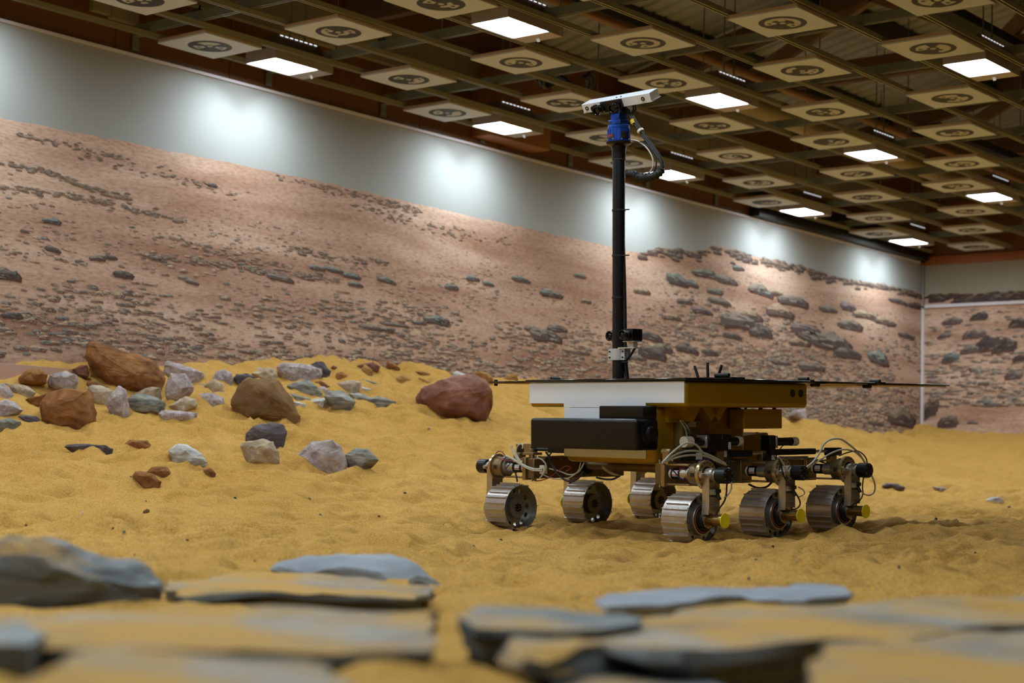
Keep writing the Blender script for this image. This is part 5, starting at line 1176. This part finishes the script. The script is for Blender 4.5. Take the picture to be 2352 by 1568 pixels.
def mirror(me, s):
    if s > 0: return me
    nm = me.name + '_m'
    if nm in bpy.data.meshes: return bpy.data.meshes[nm]
    m2 = me.copy(); m2.name = nm
    m2.transform(Matrix.Diagonal((-1, 1, 1, 1))); m2.flip_normals(); return m2
def arc_patch(x0, x1, y, z, r, a0, a1, n=8):
    A = [math.radians(a0 + (a1 - a0) * i / n) for i in range(n + 1)]
    return MB().add([(x, y + r * math.cos(a), z + r * math.sin(a)) for x in (x0, x1) for a in A], [(i, i + 1, n + 2 + i, n + 1 + i) for i in range(n)])
def assembly(x, y, s, spin, steer_dz=0.0):
    o = np.array((x, y, 0.147))
    w = link('wheel', mirror(wheel_me, s), rover, o); w.rotation_euler = (spin, 0, 0)
    for k in range(24):
        g = link('grouser' if k % 2 == 0 else 'seam_ridge', mirror(gr_me if k % 2 == 0 else sm_me, s), w); g.rotation_euler = (2 * math.pi * k / 24, 0, 0)
    for nm, me_ in (('wheel_web', web_out), ('wheel_web', web_in), ('wheel_bowl', bowl), ('hub_disc', hubd), ('hub_bolts', boltc), ('bearing_ring', bear), ('seal_ring', seal), ('drive_hub', core)):
        link(nm, mirror(me_, s), w)
    X = lambda v: x + s * v
    Z = o[2]
    def cyl(mb, a, b_, r, dz=0.24, dy=0.0, n=26, r1=None): return mb.cyl((X(a), y + dy, Z + dz), (X(b_), y + dy, Z + dz), r, r1, n)
    # drive motor and cap
    tl_ = 0.148 if s > 0 else 0.105
    part('drive_motor', cyl(cyl(MB(), 0.035, tl_, 0.031, 0.0), 0.035, 0.05, 0.04, 0.0), mat('amber_drive_tube', (150, 122, 74), 0.25, 0.85) if 'amber_drive_tube' not in bpy.data.materials else bpy.data.materials['amber_drive_tube'])
    part('motor_cap', MB().lathe((X(tl_ - 0.001), y, Z), (s, 0, 0), [(0, 0.034), (0.003, 0.039), (0.008, 0.040), (0.008, 0.036), (0.003, 0.0)], 30), yellowc)
    # leg: web, flanges and ribs from hub up to the steering axis
    poly = [(-0.040, 0.25), (0.050, 0.25), (0.055, 0.05), (0.050, 0.0), (0.030, -0.036), (0.0, -0.048), (-0.030, -0.036), (-0.046, 0.0), (-0.046, 0.05), (-0.040, 0.09)]
    lg = part('wheel_leg', MB().prism([(y + a, Z + b_) for a, b_ in poly], (X(0.036), 0, 0), (0, 1, 0), (0, 0, 1), (s * 0.006, 0, 0)), alu, None, None)
    part('leg_flange', MB().prism([(-0.040, 0.25), (-0.034, 0.25), (-0.034, 0.09), (-0.040, 0.05), (-0.046, 0.05), (-0.040, 0.09)] and [(y - 0.041, Z + 0.25), (y - 0.035, Z + 0.25), (y - 0.035, Z + 0.09), (y - 0.040, Z + 0.03), (y - 0.047, Z + 0.03), (y - 0.041, Z + 0.09)], (X(0.03), 0, 0), (0, 1, 0), (0, 0, 1), (s * 0.048, 0, 0)), alu, lg, None)
    part('leg_flange', MB().bx(min(X(0.036), X(0.075)), max(X(0.036), X(0.075)), y + 0.048, y + 0.053, Z + 0.04, Z + 0.25), alu, lg, None)
    for dz in (0.075, 0.12): part('leg_rib', MB().bx(min(X(0.036), X(0.075)), max(X(0.036), X(0.075)), y - 0.036, y + 0.05, Z + dz, Z + dz + 0.004), alu, lg, None)
    part('leg_block', MB().bx(min(X(0.042), X(0.078)), max(X(0.042), X(0.078)), y - 0.034, y + 0.02, Z + 0.135, Z + 0.165), mat('pale_block', (196, 196, 188), 0.4, 0.5) if 'pale_block' not in bpy.data.materials else bpy.data.materials['pale_block'], lg, None, 0.003)
    part('connector', MB().bx(min(X(0.05), X(0.09)), max(X(0.05), X(0.09)), y + 0.012, y + 0.045, Z + 0.145, Z + 0.165).cyl((X(0.095), y + 0.03, Z + 0.11), (X(0.07), y + 0.03, Z + 0.145), 0.010, n=8), rub, lg)
    # steering actuator
    sa = part('steering_actuator', MB().lathe((X(0), y, Z + 0.24), (s, 0, 0), [(-0.06, 0.034), (-0.06, 0.060), (-0.05, 0.062), (0.018, 0.066), (0.018, 0.05)], 36), mat('bronze_housing', (128, 110, 82), 0.36, 0.8) if 'bronze_housing' not in bpy.data.materials else bpy.data.materials['bronze_housing'])
    part('flange_ring', MB().lathe((X(0), y, Z + 0.24), (s, 0, 0), [(0.012, 0.066), (0.012, 0.079), (0.030, 0.079), (0.032, 0.077), (0.032, 0.046), (0.020, 0.044)], 40), brass, sa)
    fb = MB()
    for k in range(16):
        a = 2 * math.pi * k / 16; fb.cyl((X(0.031), y + 0.066 * math.cos(a), Z + 0.24 + 0.066 * math.sin(a)), (X(0.034), y + 0.066 * math.cos(a), Z + 0.24 + 0.066 * math.sin(a)), 0.004, n=6)
    part('flange_bolts', fb, blackm, sa)
    part('housing_slot', MB().box((X(-0.02), y - 0.064, Z + 0.24), (0.022, 0.006, 0.022)), rub, sa, None)
    part('housing_slot', MB().box((X(-0.02), y, Z + 0.24 + 0.064), (0.022, 0.022, 0.004)), rub, sa, None)
    part('inner_sleeve', cyl(cyl(MB(), -0.075, -0.06, 0.046), -0.135, -0.07, 0.034), alu, sa)
    mo = part('steering_motor', cyl(MB(), -0.205, -0.135, 0.030), blackm)
    part('motor_sticker', arc_patch(X(-0.192), X(-0.152), y, Z + 0.24, 0.0305, 140, 205), labw, mo)
    part('sticker_stripe', arc_patch(X(-0.192), X(-0.152), y, Z + 0.24, 0.0309, 186, 196), labr, mo)
    part('motor_end', cyl(MB(), -0.222, -0.205, 0.026), creamc, mo)
    part('outer_coupling', cyl(cyl(MB(), 0.030, 0.085, 0.038), 0.085, 0.11, 0.030), alu, sa)
    ec = part('encoder_cap', MB().lathe((X(0.108), y, Z + 0.24), (s, 0, 0), [(0, 0.0), (0, 0.040), (0.004, 0.043), (0.066, 0.043), (0.070, 0.040), (0.070, 0.018), (0.066, 0.016), (0.066, 0.0)], 32), blackm)
    eb = MB()
    for k in range(6):
        a = 2 * math.pi * (k + 0.5) / 6; eb.cyl((X(0.177), y + 0.031 * math.cos(a), Z + 0.24 + 0.031 * math.sin(a)), (X(0.180), y + 0.031 * math.cos(a), Z + 0.24 + 0.031 * math.sin(a)), 0.003, n=6)
    part('cap_screws', eb, alu, ec)
    part('lock_pin', MB().cyl((X(0.055), y - 0.03, Z + 0.24), (X(0.055), y - 0.085, Z + 0.24), 0.012, n=14).cyl((X(0.055), y - 0.085, Z + 0.24), (X(0.055), y - 0.088, Z + 0.24), 0.006, n=10), alu, sa)
    part('cradle_plate', MB().bx(min(X(-0.262), X(-0.235)), max(X(-0.262), X(-0.235)), y - 0.045, y + 0.05, Z + 0.17, Z + 0.305).bx(min(X(-0.235), X(-0.07)), max(X(-0.235), X(-0.07)), y - 0.035, y + 0.04, Z + 0.285, Z + 0.295).bx(min(X(-0.235), X(-0.07)), max(X(-0.235), X(-0.07)), y - 0.03, y + 0.035, Z + 0.178, Z + 0.188), tanm, None, None, 0.002, 1)
rnw = random.Random(3)
YW = (0.0, 0.668, 1.298)
for i, y in enumerate(YW):
    assembly(1.408, y, 1, 0.11 + 0.07 * i)
    assembly(-0.18, y, -1, 0.05 + 0.09 * i)
# ---- bogie beams
def beam_rivets(x, y0, y1, z, n): 
    mb = MB()
    for k in range(n):
        yy_ = y0 + (y1 - y0) * k / (n - 1); mb.cyl((x - 0.003, yy_, z), (x + 0.031, yy_, z), 0.0045, n=6)
    return mb
for x0, x1 in ((0.085, 0.14), (1.09, 1.145)):
    bm_ = rbox(x0, x1, -0.03, 0.76, 0.325, 0.445, 0.004, dkbeam, 'bogie_beam', None, 1)
    part('beam_top_plate', MB().bx(x0 - 0.006, x1 + 0.006, 0.06, 0.70, 0.445, 0.458), dkbeam, bm_, None, 0.003, 1)
    for xx_ in (x0 - 0.003, x1 + 0.0005):
        mb = MB()
        for k in range(12):
            for z in (0.337, 0.433): mb.cyl((xx_, 0.2 + 0.045 * k, z), (xx_ + 0.0035, 0.2 + 0.045 * k, z), 0.0045, n=6)
        part('beam_rivets', mb, alu, bm_)
    mb = MB()
    for y in (-0.018, 0.012):
        mb.cyl(((x0 + x1) / 2, y, 0.31), ((x0 + x1) / 2, y, 0.462), 0.006, n=8)
    part('beam_bolts', mb, alu, bm_)
    part('bogie_pivot', MB().cyl((x0 - 0.02, 0.40, 0.385), (x1 + 0.035, 0.40, 0.385), 0.042, n=28).cyl((x1 + 0.035, 0.40, 0.385), (x1 + 0.042, 0.40, 0.385), 0.036, n=28), blackm, bm_)
tb = rbox(0.10, 1.13, 1.27, 1.325, 0.335, 0.44, 0.004, dkbeam, 'bogie_beam', None, 1)
part('beam_top_plate', MB().bx(0.25, 1.0, 1.262, 1.333, 0.44, 0.455), dkbeam, tb, None, 0.003, 1)
part('rear_support', MB().bx(0.55, 0.72, 0.84, 1.30, 0.41, 0.46), dkbeam, None, None, 0.004, 1)
part('side_plate', MB().bx(1.146, 1.152, 0.42, 0.66, 0.318, 0.452), mat('riveted_plate', (110, 100, 76), 0.5, 0.6, 0.1, 10), None, None)
mb = MB()
for k in range(9):
    for z in (0.327, 0.443): mb.cyl((1.152, 0.44 + 0.025 * k, z), (1.155, 0.44 + 0.025 * k, z), 0.004, n=6)
part('plate_rivets', mb, alu)
part('cross_tube', MB().cyl((0.14, 0.40, 0.40), (1.09, 0.40, 0.40), 0.03, n=18), dkbeam)
# ---- actuators on the right flank
XA = 1.18
def ymotor(y0, y1, z, r, x=XA): return MB().cyl((x, y0, z), (x, y1, z), r, n=24)
m1 = part('actuator_motor', ymotor(0.165, 0.262, 0.559, 0.024), blackm); part('motor_end_cap', ymotor(0.110, 0.168, 0.559, 0.031), creamc, m1)
part('motor_flange', MB().bx(XA - 0.036, XA + 0.036, 0.262, 0.278, 0.523, 0.597), alu, m1, None, 0.003, 1)
gb = rbox(XA - 0.042, XA + 0.042, 0.278, 0.39, 0.505, 0.602, 0.003, blackm, 'actuator_gearbox', None, 1)
gb2 = rbox(XA - 0.040, XA + 0.044, 0.392, 0.475, 0.508, 0.60, 0.003, blackm, 'actuator_gearbox', None, 1)
part('gearbox_sticker', MB().bx(XA + 0.0441, XA + 0.045, 0.445, 0.468, 0.515, 0.555), labw, gb2, None)
m2 = part('actuator_motor', ymotor(0.475, 0.575, 0.558, 0.024), blackm); part('motor_end_cap', ymotor(0.572, 0.605, 0.558, 0.029), creamc, m2)
a1 = part('linear_actuator', MB().bx(XA - 0.02, XA + 0.02, 0.43, 0.70, 0.468, 0.506), blackb, None, None, 0.004, 1)
part('actuator_rod', ymotor(0.70, 0.80, 0.487, 0.011), alu, a1); part('rod_end', MB().bx(XA - 0.016, XA + 0.016, 0.79, 0.83, 0.435, 0.50), tanm, a1, None, 0.003, 1)
part('actuator_sticker', MB().bx(XA + 0.0201, XA + 0.021, 0.435, 0.462, 0.47, 0.505), labw, a1, None)
b1 = rbox(XA - 0.035, XA + 0.02, 0.06, 0.33, 0.452, 0.512, 0.003, blackb, 'electronics_box', None, 1)
part('box_sticker', MB().bx(XA + 0.0201, XA + 0.021, 0.19, 0.245, 0.46, 0.498), labw, b1, None)
part('link_arm', MB().bx(XA - 0.02, XA + 0.01, -0.03, 0.12, 0.50, 0.518).cyl((XA - 0.03, -0.03, 0.508), (XA + 0.03, -0.03, 0.508), 0.016, n=14).bx(XA - 0.02, XA + 0.02, -0.045, -0.015, 0.44, 0.51), tanm, None, None)
part('actuator_mount', MB().bx(XA - 0.06, XA + 0.03, 0.36, 0.42, 0.445, 0.506).bx(XA - 0.06, XA - 0.03, 0.1, 0.5, 0.445, 0.462), tanm, None, None)
gb3 = rbox(XA - 0.04, XA + 0.03, 0.845, 0.90, 0.48, 0.59, 0.003, blackm, 'actuator_gearbox', None, 1)
m3 = part('actuator_motor', ymotor(0.915, 1.085, 0.551, 0.024), blackm); part('motor_flange', MB().bx(XA - 0.036, XA + 0.036, 0.898, 0.915, 0.515, 0.587), alu, m3, None, 0.003, 1); part('motor_end_cap', ymotor(1.085, 1.135, 0.551, 0.026), creamc, m3)
a2 = part('linear_actuator', MB().bx(XA - 0.02, XA + 0.02, 0.87, 1.31, 0.472, 0.508), blackb, None, None, 0.004, 1)
part('actuator_rod', ymotor(1.31, 1.44, 0.489, 0.009), alu, a2)
part('rod_block', MB().bx(XA - 0.02, XA + 0.03, 1.44, 1.56, 0.462, 0.51), blackb, a2, None, 0.006, 2)
part('rod_pedestal', MB().bx(XA - 0.02, XA + 0.02, 1.46, 1.52, 0.40, 0.462), tanm, a2, None, 0.003, 1)
b2 = rbox(XA - 0.03, XA + 0.025, 0.80, 0.92, 0.442, 0.484, 0.003, blackb, 'electronics_box', None, 1)
part('box_sticker', MB().bx(XA + 0.0251, XA + 0.026, 0.865, 0.905, 0.446, 0.474), labw, b2, None)
part('flat_actuator', MB().bx(XA - 0.03, XA + 0.0, 0.95, 1.26, 0.445, 0.462), alu, None, None, 0.003, 1)
# left flank: actuator under the drill case, block and bracket over the front left steering unit
a3 = part('linear_actuator', MB().bx(0.16, 0.42, 0.06, 0.10, 0.478, 0.514), blackb, None, None, 0.004, 1)
part('actuator_rod', MB().cyl((0.02, 0.08, 0.496), (0.16, 0.08, 0.496), 0.010, n=12), blackm, a3)
part('rod_block', MB().bx(-0.10, -0.03, 0.05, 0.11, 0.475, 0.525), blackb, a3, None, 0.004, 1)
part('rod_bracket', MB().bx(-0.03, 0.03, 0.05, 0.11, 0.47, 0.53).bx(-0.02, 0.07, 0.03, 0.11, 0.462, 0.478).cyl((0.03, 0.06, 0.43), (0.03, 0.06, 0.50), 0.018, n=14), tanm, a3, None, 0.002, 1)
part('rod_pedestal', MB().bx(-0.09, -0.04, 0.02, 0.08, 0.44, 0.475), tanm, a3, None, 0.003, 1)
# ---- cables
for pts in ([(1521, 1063), (1545, 1038), (1574, 1018), (1598, 1021), (1616, 1040), (1640, 1056), (1664, 1066)],
            [(1521, 1063), (1558, 1041), (1596, 1035), (1632, 1046), (1666, 1064)], [(1521, 1061), (1568, 1047), (1610, 1046), (1652, 1058), (1668, 1068)]):
    cable(cp(0, 1.34, pts), 0.0055, cab_w)
cable(cp(0, 1.30, [(1521, 1063), (1545, 1080), (1560, 1096), (1572, 1101), (1586, 1092), (1596, 1072), (1612, 1056), (1632, 1054)]), 0.0032, cab_r, 'wire')
cable(cp(0, 1.305, [(1523, 1064), (1547, 1081), (1562, 1098), (1575, 1102), (1589, 1092), (1599, 1070), (1614, 1055), (1630, 1055)]), 0.0032, cab_b, 'wire')
cable(cp(0, 1.30, [(1556, 1084), (1566, 1076), (1580, 1078), (1584, 1092), (1570, 1100)]), 0.003, cab_r, 'wire')
cable(cp(0, 1.50, [(1676, 1098), (1680, 1112), (1678, 1126), (1670, 1138), (1664, 1142)]), 0.0045, cab_w)
cable(cp(0, 1.50, [(1670, 1106), (1669, 1120), (1668, 1134), (1664, 1150), (1652, 1168), (1644, 1184)]), 0.0045, cab_k)
cable(cp(0, 1.50, [(1786, 1048), (1798, 1062), (1806, 1080), (1818, 1087), (1824, 1088)]), 0.0055, cab_w)
cable(cp(0, 1.50, [(1788, 1050), (1795, 1072), (1800, 1092), (1810, 1108), (1820, 1122), (1830, 1136), (1838, 1154), (1832, 1166), (1812, 1174)]), 0.0045, cab_k)
cable(cp(0, 1.50, [(1834, 1118), (1844, 1124), (1848, 1132), (1842, 1138), (1832, 1141)]), 0.0035, cab_w)
cable(cp(0, 1.32, [(1785, 1040), (1792, 1030), (1800, 1022), (1810, 1020)]), 0.003, cab_k, 'wire')
cable(cp(0, 1.32, [(1778, 1046), (1790, 1070), (1800, 1078)]), 0.003, cab_r, 'wire')
cable(cp(0, 1.45, [(1848, 1076), (1868, 1060), (1882, 1040), (1892, 1020), (1908, 1009), (1930, 1008), (1952, 1022), (1972, 1040), (1984, 1058), (1992, 1072)]), 0.006, cab_w)
cable(cp(0, 1.45, [(1850, 1078), (1880, 1058), (1910, 1040), (1936, 1032), (1960, 1036), (1978, 1050), (1990, 1066)]), 0.005, cab_w)
cable(cp(0, 1.45, [(1928, 1046), (1950, 1038), (1972, 1036), (1988, 1050), (1993, 1068)]), 0.004, cab_k)
cable(cp(0, 1.5, [(1992, 1074), (2004, 1096), (2010, 1116), (2006, 1132), (1994, 1137), (1980, 1132)]), 0.005, cab_w)
cable(cp(0, 1.5, [(1984, 1092), (1982, 1106), (1981, 1120), (1982, 1134), (1974, 1150), (1960, 1158)]), 0.004, cab_k)
cable(cp(0, 1.2, [(1720, 1112), (1740, 1120), (1760, 1118), (1774, 1106)]), 0.006, cab_k)
cable(cp(0, 1.24, [(1855, 1066), (1872, 1056), (1890, 1060), (1904, 1068)]), 0.003, cab_r, 'wire')
cable(cp(0, 1.24, [(1856, 1068), (1874, 1058), (1892, 1063)]), 0.003, cab_b, 'wire')
cable(cp(0, 1.2, [(1672, 1038), (1674, 1050), (1673, 1062)]), 0.004, cab_k); cable(cp(0, 1.2, [(1686, 1044), (1680, 1054), (1678, 1062)]), 0.004, cab_k)
cable(cp(0, 1.1, [(1562, 965), (1574, 985), (1578, 1005), (1577, 1022)]), 0.004, cab_w); cable(cp(0, 1.1, [(1566, 965), (1578, 978), (1584, 990)]), 0.003, cab_w)
cable(cp(0, 1.12, [(1612, 1000), (1616, 985), (1622, 972), (1626, 982), (1624, 1000)]), 0.005, cab_r, 'wire')
# front left
YF = -0.06
cable(cp(1, YF, [(1196, 1064), (1184, 1046), (1176, 1030), (1175, 1024)]), 0.006, cab_w)
cable(cp(1, YF, [(1198, 1064), (1186, 1042), (1188, 1026), (1196, 1019), (1201, 1023), (1200, 1030)]), 0.005, cab_w)
cable(cp(1, YF, [(1162, 1046), (1176, 1052), (1196, 1064), (1214, 1073), (1230, 1077), (1246, 1076)]), 0.006, cab_w)
cable(cp(1, YF, [(1164, 1047), (1180, 1056), (1200, 1069), (1222, 1079), (1246, 1081)]), 0.005, cab_w)
cable(cp(1, YF, [(1161, 1046), (1150, 1036), (1140, 1040), (1142, 1050), (1156, 1056), (1172, 1058), (1184, 1056)]), 0.003, cab_r, 'wire')
cable(cp(1, YF, [(1162, 1048), (1160, 1054), (1174, 1060), (1166, 1070), (1163, 1078), (1176, 1082)]), 0.003, cab_b, 'wire')
cable(cp(1, YF, [(1233, 1050), (1246, 1056), (1254, 1068), (1250, 1084), (1240, 1098)]), 0.004, cab_w)
cable(cp(1, -0.02, [(1254, 1038), (1262, 1050), (1266, 1064), (1280, 1086), (1296, 1101), (1312, 1105), (1328, 1098), (1340, 1082)]), 0.006, cab_k)
cable(cp(1, -0.02, [(1272, 1034), (1263, 1044), (1262, 1052)]), 0.004, cab_k)
cable(cp(1, 0.02, [(1342, 1062), (1330, 1082), (1310, 1090), (1286, 1082), (1262, 1076)]), 0.0045, cab_w)
cable(cp(1, 0.02, [(1334, 1062), (1326, 1084), (1300, 1099), (1268, 1098), (1236, 1084), (1218, 1074)]), 0.0035, cab_w)
cable(cp(1, 0.0, [(1214, 1082), (1218, 1096), (1232, 1104), (1258, 1098), (1284, 1080), (1300, 1070), (1312, 1074), (1300, 1082)]), 0.003, cab_r, 'wire')
cable(cp(1, YF, [(1184, 1086), (1187, 1098), (1188, 1106)]), 0.005, cab_k)
for dy in (0, 4, 8): cable(cp(1, 0.3, [(1384, 1070 + dy), (1396, 1080 + dy), (1412, 1088 + dy * 0.6), (1424, 1092)]), 0.005, cab_k if dy == 8 else cab_w)
cable(cp(1, 0.3, [(1370, 1096), (1388, 1100), (1408, 1100), (1424, 1092)]), 0.006, cab_k)
part('connector_block', MB().box(RL(1248, 1078, 1, -0.04), (0.04, 0.03, 0.05)), creamc, None, None, 0.003, 1)

for o in list(COL.objects):
    if o.name.split('.')[0] in ('beam_rivets', 'plate_rivets', 'flange_bolts', 'hub_bolts', 'cap_screws', 'clamp_screws', 'bar_screws', 'box_bolts', 'beam_bolts'): o['kind'] = 'stuff'
